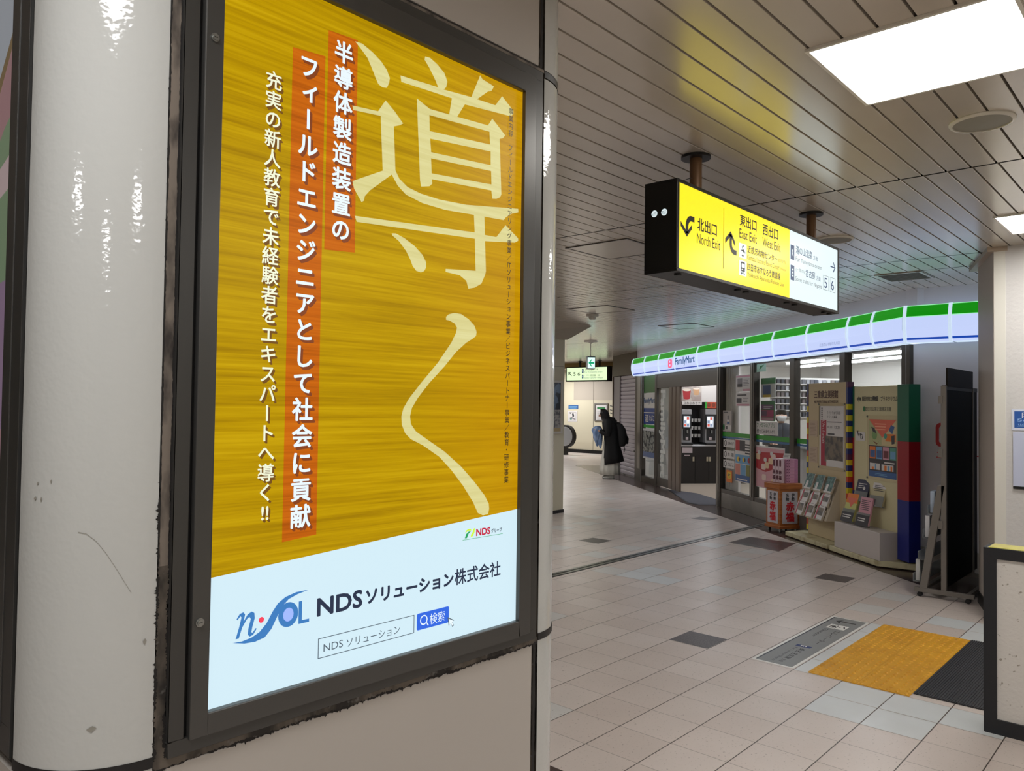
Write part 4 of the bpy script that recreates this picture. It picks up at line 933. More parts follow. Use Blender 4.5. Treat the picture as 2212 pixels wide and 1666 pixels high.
def seg(fr, a0, a1, nm='sign_panel'):
    q = MB()
    for z0, z1, m in BANDS: q.face([fr.p(a0, z0, cz(z0)), fr.p(a1, z0, cz(z0)), fr.p(a1, z1, cz(z1)), fr.p(a0, z1, cz(z1))], m)
    q.face([fr.p(a0, 2.36, 0), fr.p(a1, 2.36, 0), fr.p(a1, 2.36, .20), fr.p(a0, 2.36, .20)], M_FRIB)
    q.face([fr.p(a0, 2.742, .2), fr.p(a1, 2.742, .2), fr.p(a1, 2.75, 0), fr.p(a0, 2.75, 0)], mat('fascia_top_light', (120, 126, 132), .4, emit=(190, 206, 226), es=.9))
    return q.build(nm, SG_)
def rib(fr, a):
    q = MB(); zs = [2.355 + .39 * i / 8 for i in range(9)]
    q.loft([[fr.p(a - .016, z, cz(z) - .02), fr.p(a - .016, z, cz(z) + .012), fr.p(a + .016, z, cz(z) + .012), fr.p(a + .016, z, cz(z) - .02)] for z in zs], M_FRIB); q.build('panel_rib', SG_)
DV = [-17.12, -16.22, -15.28, -14.34, -13.18, -12.22, -11.27, -10.33, -9.40, -8.47, -7.99, -7.44]
pa = []
for a0, a1 in zip(DV, DV[1:]): pa.append(seg(FAC, a0 + .012, a1 - .012)); rib(FAC, a0)
BX = XF(8.94)
ab = -2.40
for a0, a1 in ((ab, -1.98), (-1.98, -1.05), (-1.05, -.1)): seg(BX, a0 + .012, a1 - .012)
for a in (ab, -1.98, -1.05): rib(BX, a)
q = MB(); q.mesh([FAC.p(-17.13, 2.36, 0)] + [FAC.p(-17.13, z, cz(z)) for z in (2.36, 2.45, 2.55, 2.65, 2.742)] + [FAC.p(-17.13, 2.75, 0)], [tuple(range(7))], M_FRIB); q.build('end_cap', SG_)
q = MB(); text_fit(q, Fr(FAC.p(0, 0, cz(2.5) + .006), -TV, ZV), 'FamilyMart', -14.26, -13.26, 2.425, 2.60, 0, mat('fascia_print', (10, 50, 90), .4, emit=(16, 78, 128), sample=False), .035)
LF = Fr(FAC.p(0, 0, cz(2.5) + .006), -TV, ZV); mp_ = mat('fascia_pink', (200, 60, 100), .4, emit=(236, 90, 130), sample=False)
q.poly(LF, rrect(-14.66, -14.43, 2.425, 2.592, .05), 0, mp_, [ell(-14.56, 2.545, .03, .022, 10), ell(-14.55, 2.475, .035, .024, 10)])
text_fit(q, Fr(FAC.p(0, 0, cz(2.45) + .006), -TV, ZV), '近鉄四日市駅改札内店', -9.08, -8.62, 2.432, 2.472, 0, mat('fascia_small_print', (60, 70, 100), .4, emit=(120, 132, 172), sample=False)); q.build('sign_lettering', SG_)

# white wall panel right of the windows, plane X = 9
w = MB(); Wp = XF(9.0)
w.box(Wp, -2.47, 1.5, 0, .245, -.2, -.02, mat('wall_base_white', (190, 186, 180), .5)); w.box(Wp, -2.47, 1.5, .235, 2.40, -.2, 0, M_WHITEW); w.box(Wp, -2.47, 1.5, 2.40, ZC, -.2, -.01, MATS['upper_wall_grey'])
w.box(Wp, -2.405, -2.397, .245, 2.4, 0, .0015, MATS['upper_wall_grey'])
w.build('wall_white', kind='structure', label='white panelled wall right of the shop windows')
q = MB(); M_RED = mat('wall_red', (196, 40, 48), .4); Rr = rrect(-2.182, -1.90, 1.285, 1.535, .05); ri = rrect(-2.15, -1.932, 1.317, 1.503, .03)
q.poly(Wp, Rr, .003, M_RED, [ri]); text_fit(q, Wp, 'エレベーター', -2.175, -1.55, 1.165, 1.245, .003, M_RED, .02)
q.build('wall_marking', label='red framed sign marking on the white wall behind the dark rack', cat='wall sign')

# ------------------------------------------------------------------ shop interior
M_SW = mat('shop_wall_white', (214, 210, 204), .5); M_SC = mat('shop_ceiling_white', (212, 212, 212), .6)
w = MB()
def sd(s_, d, z): v = TV * s_ + NV * d; return (v.x, v.y, z)
w.mesh([sd(17.0, 5.3, 0), sd(17.0, 9.6, 0), sd(17.0, 9.6, 2.7), sd(17.0, 5.3, 2.7)], [(0, 1, 2, 3)], M_SW)
w.mesh([sd(17.0, 9.6, 0), sd(7.5, 9.6, 0), sd(7.5, 9.6, 2.7), sd(17.0, 9.6, 2.7)], [(0, 1, 2, 3)], M_SW)
w.mesh([sd(7.5, 9.6, 0), sd(7.6, 5.45, 0), sd(7.6, 5.45, 2.7), sd(7.5, 9.6, 2.7)], [(0, 1, 2, 3)], M_SW)
w.build('wall_shop_inside', kind='structure', label='white inner walls of the shop')
w = MB(); w.mesh([sd(17.0, 5.3, 2.62), sd(7.5, 5.3, 2.62), sd(7.5, 9.6, 2.62), sd(17.0, 9.6, 2.62)], [(0, 1, 2, 3)], M_SC); w.build('ceiling_shop', kind='structure', label='white shop ceiling')
w = MB(); w.mesh([sd(17.0, 5.36, .002), sd(7.6, 5.36, .002), sd(7.6, 9.6, .002), sd(17.0, 9.6, .002)], [(0, 1, 2, 3)], mat('shop_floor', (176, 162, 146), .3)); w.build('floor_shop', kind='structure', label='beige shop floor')
M_TUBE = mat('shop_tube', (230, 230, 235), .5, emit=(244, 248, 255), es=24.0)
for i, (s0, d) in enumerate(((9.0, 6.1), (11.2, 6.1), (13.6, 6.1), (9.0, 7.7), (11.2, 7.7), (13.6, 7.7), (15.2, 6.6), (11.9, 8.5), (13.3, 8.5), (14.7, 8.5))):
    q = MB(); q.box(FAC, -s0 - 1.25, -s0, 2.56, 2.60, -(d - 5.35) - .06, -(d - 5.35) + .06, M_TUBE); q.box(FAC, -s0 - 1.27, -s0 + .02, 2.595, 2.612, -(d - 5.35) - .08, -(d - 5.35) + .08, M_SW)
    q.build('tube_light', label=['bright tube light on the shop ceiling behind the right window', 'bright tube light on the shop ceiling behind the second window', 'bright tube light on the shop ceiling behind the first window', 'tube light deep inside the shop behind the right window', 'tube light deep inside the shop behind the second window', 'tube light deep inside the shop behind the first window', 'tube light above the coffee counter', 'rearmost shop tube light, nearest the right end of its row', 'rearmost shop tube light, middle of its row', 'rearmost shop tube light, nearest the door end of its row'][i], cat='ceiling light', group='tube lights in the shop')
# coffee counter seen through the doorway
CN = FS(16.44)
M_CK = mat('counter_black', (22, 19, 18), .35)
t = thing('coffee_counter', 'dark coffee counter with cupboard doors seen through the shop door', 'counter', tuple(CN.p(6.5, 0, -.25)))
q = MB(); q.box(CN, 6.0, 7.6, 0, .82, -.5, 0, M_CK); q.build('cabinet', t); q = MB(); q.box(CN, 5.98, 7.62, .82, .85, -.5, .02, mat('counter_top', (196, 196, 198), .3)); q.build('worktop', t)
for a0, a1, ah in ((6.03, 6.345, 6.313), (6.355, 6.66, 6.63), (6.67, 7.0, 6.69)):
    q = MB(); q.box(CN, a0, a1, .06, .60, 0, .008, M_CK); dr = q.build('cupboard_door', t); q = MB(); q.box(CN, ah - .02, ah + .02, .49, .585, .008, .016, mat('dull_handle', (150, 140, 118), .4)); q.build('handle', dr)
q = MB(); q.rect(CN, 6.056, 6.29, .67, .79, .004, mat('counter_sticker', (170, 156, 156), .4)); q.rect(CN, 6.106, 6.238, .61, .628, .004, MATS['counter_sticker']); q.build('sticker', t)
q = MB(); q.box(CN, 6.0, 7.6, 1.79, 2.40, -.45, -.0, mat('canopy_white', (206, 200, 194), .5)); q.box(CN, 6.28, 6.56, .9, 1.62, -.44, -.40, M_BLACK); q.box(CN, 6.0, 7.6, .85, 1.79, -.5, -.44, mat('back_dark', (40, 36, 34), .5)); q.build('canopy_panel', t)
t = thing('wall_poster', 'poster of a red cup and a latte above the coffee machines', 'poster', tuple(CN.p(6.27, 1.8, .01)))
q = MB(); pm_ = mat('cup_poster_grey', (156, 140, 132), .4); add_blotch(pm_, (196, 186, 176), 5, .4, .6); q.rect(CN, 6.034, 6.49, 1.80, 2.128, .004, pm_)
def cup(a, b, w_, h_, c1, c2):
    q.poly(CN, [(a - w_ * .38, b), (a + w_ * .38, b), (a + w_ * .5, b + h_), (a - w_ * .5, b + h_)], .006, c1); q.poly(CN, ell(a, b + h_, w_ * .5, h_ * .16, 18), .007, c2); q.poly(CN, ell(a, b, w_ * .38, h_ * .10, 14), .0055, c1)
cup(6.37, 1.95, .15, .13, mat('latte_cup', (196, 152, 110), .4), mat('foam', (226, 212, 196), .4)); cup(6.15, 1.86, .19, .19, mat('red_cup', (168, 30, 36), .4), MATS['foam']); q.build('cup_print', t)
q = MB(); text_fit(q, CN, 'ふわふわラテ', 6.085, 6.47, 1.735, 1.787, .005, M_BLACK, .02); q.rect(CN, 6.05, 6.5, 1.725, 1.795, .003, MATS['canopy_white']); q.build('caption', t)
q = MB(); q.rect(CN, 6.57, 6.865, 1.655, 1.79, .006, mat('orange_strip', (180, 70, 36), .4)); q.poly(CN, ell(6.66, 1.725, .04, .05, 12), .008, mat('amber', (120, 50, 26), .4)); q.poly(CN, ell(6.77, 1.725, .04, .05, 12), .008, MATS['amber']); q.rect(CN, 6.57, 6.62, 1.655, 1.79, .007, M_GSTR)
q.build('shelf_banner', label='small orange banner hanging over the right coffee machine', cat='banner')
for i, (a0, a1, zt) in enumerate(((6.035, 6.296, 1.62), (6.569, 6.871, 1.637))):
    t = thing('coffee_machine', ['left coffee machine with a lit screen on the dark counter', 'right coffee machine with a lit screen on the dark counter'][i], 'coffee machine', tuple(CN.p((a0 + a1) / 2, .85, -.15)), 'self-service coffee machines')
    w_ = a1 - a0
    q = MB(); q.box(CN, a0 + .02, a1 - .02, .87, zt, -.36, -.02, mat('machine_silver', (150, 148, 148), .35, .3)); q.box(CN, a0 + .05, a1 - .05, .95, 1.50, -.02, .004, M_BLACK); q.box(CN, a0 + .01, a1 - .01, .852, .90, -.34, .06, M_BLACK); q.build('housing', t, bevel=.008)
    q = MB(); q.box(CN, a0 + .01, a1 - .04, 1.20, 1.52, .004, .03, M_BLACK); fr_ = q.build('screen_frame', t, bevel=.006)
    q = MB(); sa0, sa1 = a0 + .04, a0 + .19; q.rect(CN, sa0, sa1, 1.235, 1.475, .032, mat('screen', (60, 60, 60), .2, emit=(198, 206, 216), es=1.1)); 
    for k in range(3):
        for j in range(2): q.rect(CN, sa0 + .012 + .062 * j, sa0 + .062 + .062 * j, 1.25 + .075 * k, 1.305 + .075 * k, .033, mat('screen_tile_%d' % ((k + j) % 3), [(150, 60, 50), (90, 100, 120), (236, 236, 240)][(k + j) % 3], .3, emit=[(190, 84, 70), (110, 124, 150), (240, 244, 250)][(k + j) % 3], sample=False))
    q.build('screen', fr_)
    q = MB(); q.rect(CN, a0 + .10, a0 + .16, .955, 1.02, .006, MATS['counter_sticker']); q.cyl(CN.p(a0 + w_ * .5, 1.17, .02), CN.p(a0 + w_ * .5, 1.10, .02), .02, M_STEEL); q.build('spout', t)
for k in range(3):
    t = thing('cup_stack', ['upper row of paper cups and lids between the coffee machines', 'middle row of paper cups and lids between the coffee machines', 'lowest row of paper cups and lids between the coffee machines'][k], 'cups', tuple(CN.p(6.43, 1.0 + .17 * k, -.25)), 'cup rows between the coffee machines')
    q = MB(); q.box(CN, 6.31, 6.56, 1.0 + .17 * k, 1.008 + .17 * k, -.36, -.10, M_BLACK); q.build('shelf', t)
    for j in range(3):
        q = MB(); p0 = CN.p(6.35 + .085 * j, 1.008 + .17 * k, -.2); q.cyl(p0, p0 + ZV * .07, .026, mat('paper_cup', (206, 202, 196), .4), .033, 14); q.build('cup', t)
# window posters and labels
def notice(nm, label, a0, a1, b0, b1, base, c=.004, fr=FAC, deco=None, group=None):
    t = thing(nm, label, 'poster' if 'poster' in nm else 'sticker', tuple(fr.p((a0 + a1) / 2, b0, c)), group)
    q = MB(); q.box(fr, a0, a1, b0, b1, c, c + .002, base); pr = q.build('sheet', t)
    if deco: q = MB(); deco(q, fr, c + .003); q.build('print', t)
    return t
PW = mat('paper_white', (214, 210, 208), .5); PK = mat('paper_pink', (206, 150, 166), .5); INK = mat('ink_dark', (60, 58, 64), .5); PGY = mat('ink_grey', (136, 132, 136), .5); PPU = mat('paper_purple', (112, 70, 112), .5); PMG = mat('paper_magenta', (180, 64, 110), .5); PRD = mat('paper_red', (176, 30, 44), .5); PGN = mat('paper_green', (36, 116, 62), .5); PBL = mat('paper_blue', (60, 96, 150), .5); POR = mat('paper_orange', (224, 120, 40), .5); PYL = mat('paper_yellow', (226, 186, 50), .5); PSK = mat('paper_sky', (110, 160, 200), .5)
def d1(q, f, c):
    q.rect(f, -12.05, -11.51, 2.155, 2.18, c, PK); q.rect(f, -12.0, -11.82, 2.0, 2.14, c, PGY); q.rect(f, -12.0, -11.82, 2.0, 2.05, c + .001, INK); lines(q, f, -11.78, -11.55, 2.02, 2.14, 5, c, PGY, .4); q.rect(f, -11.8, -11.51, 1.935, 1.965, c, PK)
notice('window_poster', 'white and pink poster with a dark picture high in the first window', -12.06, -11.50, 1.925, 2.19, PW, deco=d1)
notice('window_poster', 'white poster with a pink foot under the white and pink one', -12.06, -11.545, 1.695, 1.912, PW, deco=lambda q, f, c: (lines(q, f, -12.0, -11.65, 1.86, 1.895, 1, c, INK, .6), q.rect(f, -12.03, -11.84, 1.745, 1.82, c, INK), lines(q, f, -11.80, -11.58, 1.76, 1.84, 3, c, PGY, .4), q.rect(f, -12.03, -11.56, 1.70, 1.73, c, PK)))
for i, (tx, b0) in enumerate((('おみやげ', 1.012), ('お  酒', .83), ('たばこ', .668))):
    b1 = b0 + .132
    notice('window_label', 'white rounded window label, %s of three on the first shop window' % ('topmost', 'middle', 'lowest')[i], -12.545, -12.10, b0, b1, PW, group='white labels on the first window', deco=lambda q, f, c, tx=tx, b0=b0, b1=b1: (text_fit(q, f, tx, -12.37, -12.13, b0 + .035, b1 - .035, c, INK, .02), q.poly(f, ell(-12.455, (b0 + b1) / 2, .05, .05, 16), c, INK, [ell(-12.455, (b0 + b1) / 2, .032, .034, 12)])))
def d3(q, f, c):
    q.rect(f, -12.06, -11.75, .98, 1.15, c, PRD); q.rect(f, -11.90, -11.70, .98, 1.15, c + .001, INK); q.rect(f, -11.72, -11.49, .93, 1.14, c, PW); lines(q, f, -11.70, -11.52, .94, 1.12, 4, c + .001, INK, .5, .1)
    q.rect(f, -12.06, -11.49, .78, .92, c, PSK)
    for a in (-11.95, -11.75, -11.56): q.poly(f, ell(a, .845, .05, .04, 14), c + .001, PYL if a < -11.6 else PRD); q.poly(f, ell(a + .04, .845, .03, .03, 12), c + .002, INK)
    q.rect(f, -12.06, -11.88, .60, .77, c, mat('paper_salmon', (206, 134, 120), .5)); q.rect(f, -11.87, -11.68, .60, .77, c, PSK); q.rect(f, -11.67, -11.49, .60, .77, c, mat('paper_moss', (126, 128, 66), .5)); q.rect(f, -12.06, -11.49, .50, .60, c, PBL); lines(q, f, -12.0, -11.6, .52, .56, 1, c + .001, PW, .5)
notice('window_poster', 'column of colourful payment stickers low in the first window', -12.075, -11.475, .485, 1.165, PW, deco=d3)
notice('window_sticker', 'small yellow and red sticker below the white window labels', -12.415, -12.19, .44, .635, POR, deco=lambda q, f, c: (q.poly(f, rrect(-12.385, -12.22, .50, .61, .03), c, PYL), lines(q, f, -12.36, -12.25, .52, .59, 3, c + .001, INK, .4)))
notice('window_sticker', 'cluster of small safety stickers left edge of first window above band', -12.57, -12.22, 1.27, 1.62, mat('frost_grey', (176, 168, 164), .5), deco=lambda q, f, c: (q.poly(f, ell(-12.53, 1.34, .04, .055, 16), c, PGN), q.rect(f, -12.46, -12.24, 1.29, 1.38, c, PW), q.rect(f, -12.44, -12.38, 1.31, 1.36, c + .001, INK), q.rect(f, -12.40, -12.32, 1.44, 1.55, c, PW), q.rect(f, -12.385, -12.335, 1.47, 1.54, c + .001, INK), q.rect(f, -12.40, -12.30, 1.40, 1.43, c, PBL), q.rect(f, -12.53, -12.36, 1.585, 1.60, c, INK)))
def d4(q, f, c):
    q.rect(f, -11.31, -10.42, .485, 1.075, c, mat('poster_rosepink', (214, 160, 170), .5)); q.poly(f, [(-11.31, 1.0), (-10.42, 1.03), (-10.42, .85), (-11.0, .72), (-11.31, .76)], c + .001, PRD)
    r = random.Random(3)
    for k in range(11):
        a, b = -11.25 + .8 * r.random(), .52 + .5 * r.random(); q.poly(f, rrect(a - .07, a + .07, b - .045, b + .045, .03, 3), c + .002 + .0002 * k, [mat('mochi', (232, 206, 196), .5), mat('mochi_cream', (226, 196, 160), .5)][k % 2])
    for k in range(4): q.poly(f, ell(-11.2 + .2 * k, 1.0 - .1 * (k % 2), .05, .035, 12), c + .005, PW)
notice('window_poster', 'pink and red sweets poster behind the orange wooden pedestal', -11.32, -10.41, .475, 1.10, PW, deco=d4)
notice('window_poster', 'white handwritten banner strip just above the green window band', -11.34, -10.62, 1.27, 1.465, PW, deco=lambda q, f, c: (text_fit(q, f, 'ファミマのアプリ', -11.29, -10.72, 1.375, 1.45, c, PGN, .01), text_fit(q, f, '使ってみませんか?', -11.29, -10.72, 1.29, 1.355, c, INK, .01)))
notice('window_sticker', 'pale green exit sticker in the top corner of second window', -11.31, -11.0, 2.215, 2.335, mat('paper_mint', (170, 206, 186), .5), deco=lambda q, f, c: q.poly(f, [(-11.22, 2.24), (-11.05, 2.32), (-11.20, 2.30)], c, PGN))
for (lab, a0, a1, b0, b1, base, dd) in (('green and white notice hanging in the second window', -11.29, -10.82, 1.83, 2.12, PW, lambda q, f, c: (q.rect(f, -11.29, -10.82, 2.03, 2.12, c, PGN), q.rect(f, -11.22, -10.98, 1.85, 2.01, c, PBL), q.rect(f, -11.22, -10.98, 1.83, 1.87, c + .001, PYL))),
                                       ('green-topped purple and pink sale board in the second window', -11.30, -10.85, 1.475, 1.775, PGN, lambda q, f, c: (q.rect(f, -11.28, -10.88, 1.65, 1.72, c, PPU), q.rect(f, -11.28, -10.88, 1.53, 1.64, c, PMG), q.rect(f, -11.28, -11.10, 1.55, 1.63, c + .001, PPU), q.rect(f, -11.28, -10.88, 1.48, 1.525, c, PK), lines(q, f, -11.2, -10.92, 1.66, 1.71, 2, c + .001, PW, .4)))):
    notice('window_poster', lab, a0, a1, b0, b1, base, c=-.06, deco=dd)
# things seen behind the glass
t = thing('cigarette_shelf', 'white wall shelf of small packets seen through the second window', 'shelf', tuple(FS(14.0).p(7.3, 1.5, 0)))
q = MB(); C14 = FS(14.0); q.box(C14, 6.93, 8.5, 1.45, 2.26, -.12, -.10, M_SW); q.build('back', t)
for k in range(6):
    q = MB(); q.box(C14, 6.93, 8.5, 1.50 + .125 * k, 1.515 + .125 * k, -.10, .0, M_SW); q.build('shelf_board', t)
    r = random.Random(k); q = MB()
    for j in range(18):
        cc = r.choice(((96, 96, 104), (150, 150, 156), (70, 74, 84), (190, 190, 194), (120, 110, 110))); q.box(C14, 6.96 + .085 * j, 7.02 + .085 * j, 1.515 + .125 * k, 1.60 + .125 * k, -.08, -.03, mat('pack_%d' % cc[0], cc, .4))
    q.build('packet_row', t)
t = thing('service_counter', 'shop service counter with shelves behind the second and third windows', 'counter', tuple(FAC.p(-11.6, 0, -1.2)))
q = MB(); q.box(FAC, -13.6, -9.5, 0, 1.0, -1.8, -1.25, M_SW); q.build('cabinet', t); q = MB(); q.box(FAC, -13.62, -9.48, 1.0, 1.04, -1.85, -1.2, mat('counter_top', (196, 196, 198), .3)); q.build('worktop', t)
def gondola(a, lab):
    t = thing('goods_shelf', lab, 'shelf', tuple(FAC.p(a, 0, -3.2))); r = random.Random(int(a * 10))
    q = MB(); q.box(FAC, a - .9, a + .9, 0, 1.75, -3.9, -3.86, M_SW); q.box(FAC, a - .9, a - .87, 0, 1.75, -3.86, -3.4, M_SW); q.box(FAC, a + .87, a + .9, 0, 1.75, -3.86, -3.4, M_SW); q.build('back', t)
    for k in range(5):
        q = MB(); q.box(FAC, a - .87, a + .87, .12 + .36 * k, .14 + .36 * k, -3.86, -3.4, M_SW); q.build('shelf_board', t)
        q = MB(); x = a - .84
        while x < a + .76 and k < 4:
            w_ = .06 + .06 * r.random(); c_ = r.choice(((170, 60, 50), (210, 190, 90), (80, 120, 80), (200, 200, 200), (70, 90, 150), (220, 140, 60))); q.box(FAC, x, x + w_ * .92, .14 + .36 * k, .14 + .36 * k + .14 + .12 * r.random(), -3.7, -3.45, mat('goods_%d' % c_[0], c_, .4)); x += w_
        if q.v: q.build('goods_row', t)
gondola(-10.9, 'shop goods shelf far inside behind the third window'); gondola(-9.0, 'shop goods shelf far inside behind the fourth window'); gondola(-12.9, 'shop goods shelf far inside behind the first window')
q = MB(); q.box(FAC, -12.575, -12.075, .31, 2.34, -.09, -.05, mat('ribbed_panel', (226, 218, 214), .35, .1)); 
for a in (-12.5, -12.42, -12.34): q.box(FAC, a, a + .03, .31, 2.34, -.05, -.035, MATS['ribbed_panel'])
q.build('ribbed_panel', label='pale ribbed panel just behind the first window pane', cat='column cover')  # nearly white slab with three ribs, close behind the glass

T_ = thing('door_mat', 'dark blue grey door mat on the floor at the shop entrance', 'door mat', tuple(FAC.p(-14, 0, .2)))
MT = Fr(NV * 5.35, TV, -NV)
q = MB(); q.prism(MT, [(15.25, .02), (14.55, -.30), (12.78, -.30), (12.80, .30), (13.1, .40)], .0015, .007, mat('mat_bluegrey', (62, 62, 70), .8)); q.build('mat_pile', T_)
q = MB(); q.prism(MT, [(15.30, .03), (14.57, -.32), (12.77, -.32), (12.77, .32), (13.08, .43)], .0012, .004, M_BLACKM); q.build('mat_edge', T_)

# ================================================================== DISPLAY PANELS IN FRONT OF THE SHOP
M_CREAM = mat('panel_beige', (196, 178, 142), .5); M_CREAM2 = mat('panel_cream', (206, 198, 158), .5); M_CRB = mat('base_cream', (204, 196, 160), .5); add_blotch(M_CRB, (170, 156, 120), 7, .52, .66)
BLK = {'y': mat('block_yellow', (214, 196, 40), .45), 'b': mat('block_blue', (40, 50, 110), .45), 'r': mat('block_red', (196, 70, 40), .45), 'p': mat('block_plum', (84, 44, 76), .45), 'g': mat('block_green', (22, 96, 70), .45)}
D12 = fac(5.16); D97 = fac(4.97)
T_ = thing('display_panel', 'tall beige art museum display panel with colour-block edges and leaflet pockets', 'display panel', tuple(D12.p(-9.0, 0, 0)))
q = MB(); q.box(D12, -9.425, -8.56, .075, 1.985, -.07, 0, M_CREAM); bp_ = q.build('board', T_, bevel=.003)
seq = 'brbyrbyrybyrrybryrbyry'
def strip(a0, a1, z0, z1, s_, nm):
    q = MB(); h = (z1 - z0) / len(s_)
    for k, ch in enumerate(s_): q.box(D12, a0, a1, z1 - (k + 1) * h, z1 - k * h, -.07, .004, BLK[ch])
    q.build(nm, T_)
strip(-9.463, -9.425, .12, 1.985, 'bbpbybyryrbbrybybrybyrbyry', 'edge_blocks')
strip(-8.56, -8.522, .55, 1.985, 'pbbbybybybpybpybyrbyry', 'edge_blocks')
q = MB(); q.hexa([D97.p(-9.66, .012, 0), D97.p(-8.655, .012, 0), D97.p(-8.655, .012, -.33), D97.p(-9.66, .012, -.33), D97.p(-9.66, .065, 0), D97.p(-8.655, .065, 0), D97.p(-8.655, .075, -.33), D97.p(-9.66, .075, -.33)], M_CRB); q.box(D97, -9.62, -8.69, 0, .012, -.30, -.03, M_BLACK); q.build('base', T_, bevel=.004)
q = MB(); bz = mat('letter_brown', (80, 46, 34), .5); text_fit(q, D12, '三重県立美術館', -9.285, -8.735, 1.795, 1.895, .002, bz, .03); text_fit(q, D12, 'MIE PREFECTURAL ART MUSEUM', -9.285, -8.74, 1.735, 1.768, .002, bz, .02); q.build('lettering', bp_)
T2 = thing('framed_poster', 'art exhibition poster with a red stripe pinned under clear plastic to the beige panel', 'poster', tuple(D12.p(-8.87, .955, .005)))
q = MB(); q.box(D12, -9.175, -8.575, .925, 1.735, .001, .005, mat('clear_sheet', (190, 174, 142), .15)); q.build('clear_cover', T2)
q = MB(); q.box(D12, -9.145, -8.605, .965, 1.70, .005, .008, PW); q.rect(D12, -9.15, -9.125, 1.34, 1.70, .0085, INK); q.rect(D12, -9.11, -8.985, .965, 1.53, .009, mat('stripe_crimson', (170, 34, 62), .5))
pt = mat('painting', (122, 110, 96), .5); add_blotch(pt, (74, 70, 70), 13, .42, .6); add_blotch(pt, (74, 70, 70), 13, .42, .6); q.rect(D12, -9.02, -8.615, 1.02, 1.335, .0095, pt); q.rect(D12, -8.98, -8.615, .975, 1.045, .010, PW)
text_fit(q, D12, 'ライシテからみる', -8.97, -8.675, 1.60, 1.635, .0095, INK); text_fit(q, D12, 'フランス美術', -8.97, -8.745, 1.55, 1.585, .0095, INK); lines(q, D12, -8.97, -8.64, 1.50, 1.53, 1, .0095, PGY, .4, .1); text_fit(q, D12, '10.11  12.21', -8.965, -8.69, 1.43, 1.46, .0095, INK); lines(q, D12, -8.95, -8.8, 1.35, 1.38, 1, .0095, INK, .6, .1)
text_fit(q, D12, 'L\'Art français', -9.085, -9.02, 1.24, 1.52, .0095, PW, .0, rot=True); lines(q, D12, -9.10, -9.07, 1.54, 1.69, 6, .0095, INK, .6, .2, 4); q.build('print', T2)
q = MB()
for a in (-9.165, -8.59):
    for z in (.94, 1.72): q.cyl(D12.p(a, z, .004), D12.p(a, z, .014), .011, M_STEEL)
q.build('corner_stud', T2)
for k, z0 in enumerate((1.315, .985)):
    q = MB(); q.box(D12, -9.40, -9.20, z0, z0 + .2, .001, .004, mat('faint_note', (190, 168, 146), .5)); lines(q, D12, -9.385, -9.22, z0 + .02, z0 + .18, 9, .0045, mat('faint_print', (164, 142, 124), .5), .4, .3, k)
    q.build('paper_note', label=['upper faded pinkish note left of the art poster on the beige panel', 'lower faded pinkish note left of the art poster on the beige panel'][k], cat='notice', group='faded notes on the beige panel')
# leaflet pockets
q = MB(); PKM = mat('pocket_cream', (196, 184, 164), .5)
q.mesh([D12.p(-9.42, .33, .17), D12.p(-8.70, .33, .17), D12.p(-8.70, .80, .0), D12.p(-9.42, .80, .0), D12.p(-9.42, .33, .0), D12.p(-8.70, .33, .0)], [(0, 1, 2, 3), (1, 5, 2), (0, 3, 4), (0, 4, 5, 1)], PKM); q.build('pocket_rack', T_)
grn = mat('leaflet_tartan', (84, 126, 120), .5); add_blotch(grn, (40, 78, 76), 30, .42, .58)
for i, (z, o_, nm) in enumerate(((.66, .075, 'c'), (.50, .105, 'b'), (.335, .16, 'a'))):
    for j in range(3):
        a = -9.40 + .235 * j + (.035 if i == 0 else .02 if i == 1 else 0) * 1.5
        b0, b1 = z, z + (.20 if i == 0 else .24 if i == 1 else .30); w_ = .17 if i == 0 else .165
        sl = .10 * (b1 - b0) / .3
        L = Fr(D12.p(a, b0, o_ + .03), -TV, (ZV * 1.0 + NV * .36))
        t = thing('leaflet_stack', '%s leaflets in the %s pocket of the %s row on the beige panel' % ('green tartan' if i == 0 else 'white art museum', ['left', 'middle', 'right'][j], ['top', 'second', 'bottom'][i]), 'leaflets', tuple(L.p(0, 0, 0)), 'leaflets on the beige panel')
        q = MB(); h = b1 - b0
        if i == 0: q.box(L, 0, w_, 0, h, 0, .008, PW); q.rect(L, 0, w_, .02, h, .0085, grn); q.rect(L, .03, .08, .02, .10, .009, PW)
        else:
            q.box(L, 0, w_, 0, h, 0, .012, PW); q.rect(L, .01, .04, .0, h * .72, .0125, MATS['stripe_crimson']); q.rect(L, .035, w_ - .012, .05, h * .48, .0128, pt)
            lines(q, L, .05, w_ - .02, h * .76, h * .92, 3, .0125, PGY, .3, .2, j); lines(q, L, .06, w_ - .02, h * .55, h * .7, 3, .0125, PGY, .3, .2, j + 5)
        q.build('sheets', t)
        q = MB(); q.box(L, -.012, w_ + .012, -.012, h * .42, -.01, -.004, PKM); q.box(L, -.012, -.004, -.012, h * .12, -.01, .016, PKM); q.box(L, w_ + .004, w_ + .012, -.012, h * .12, -.01, .016, PKM); q.build('holder', t)

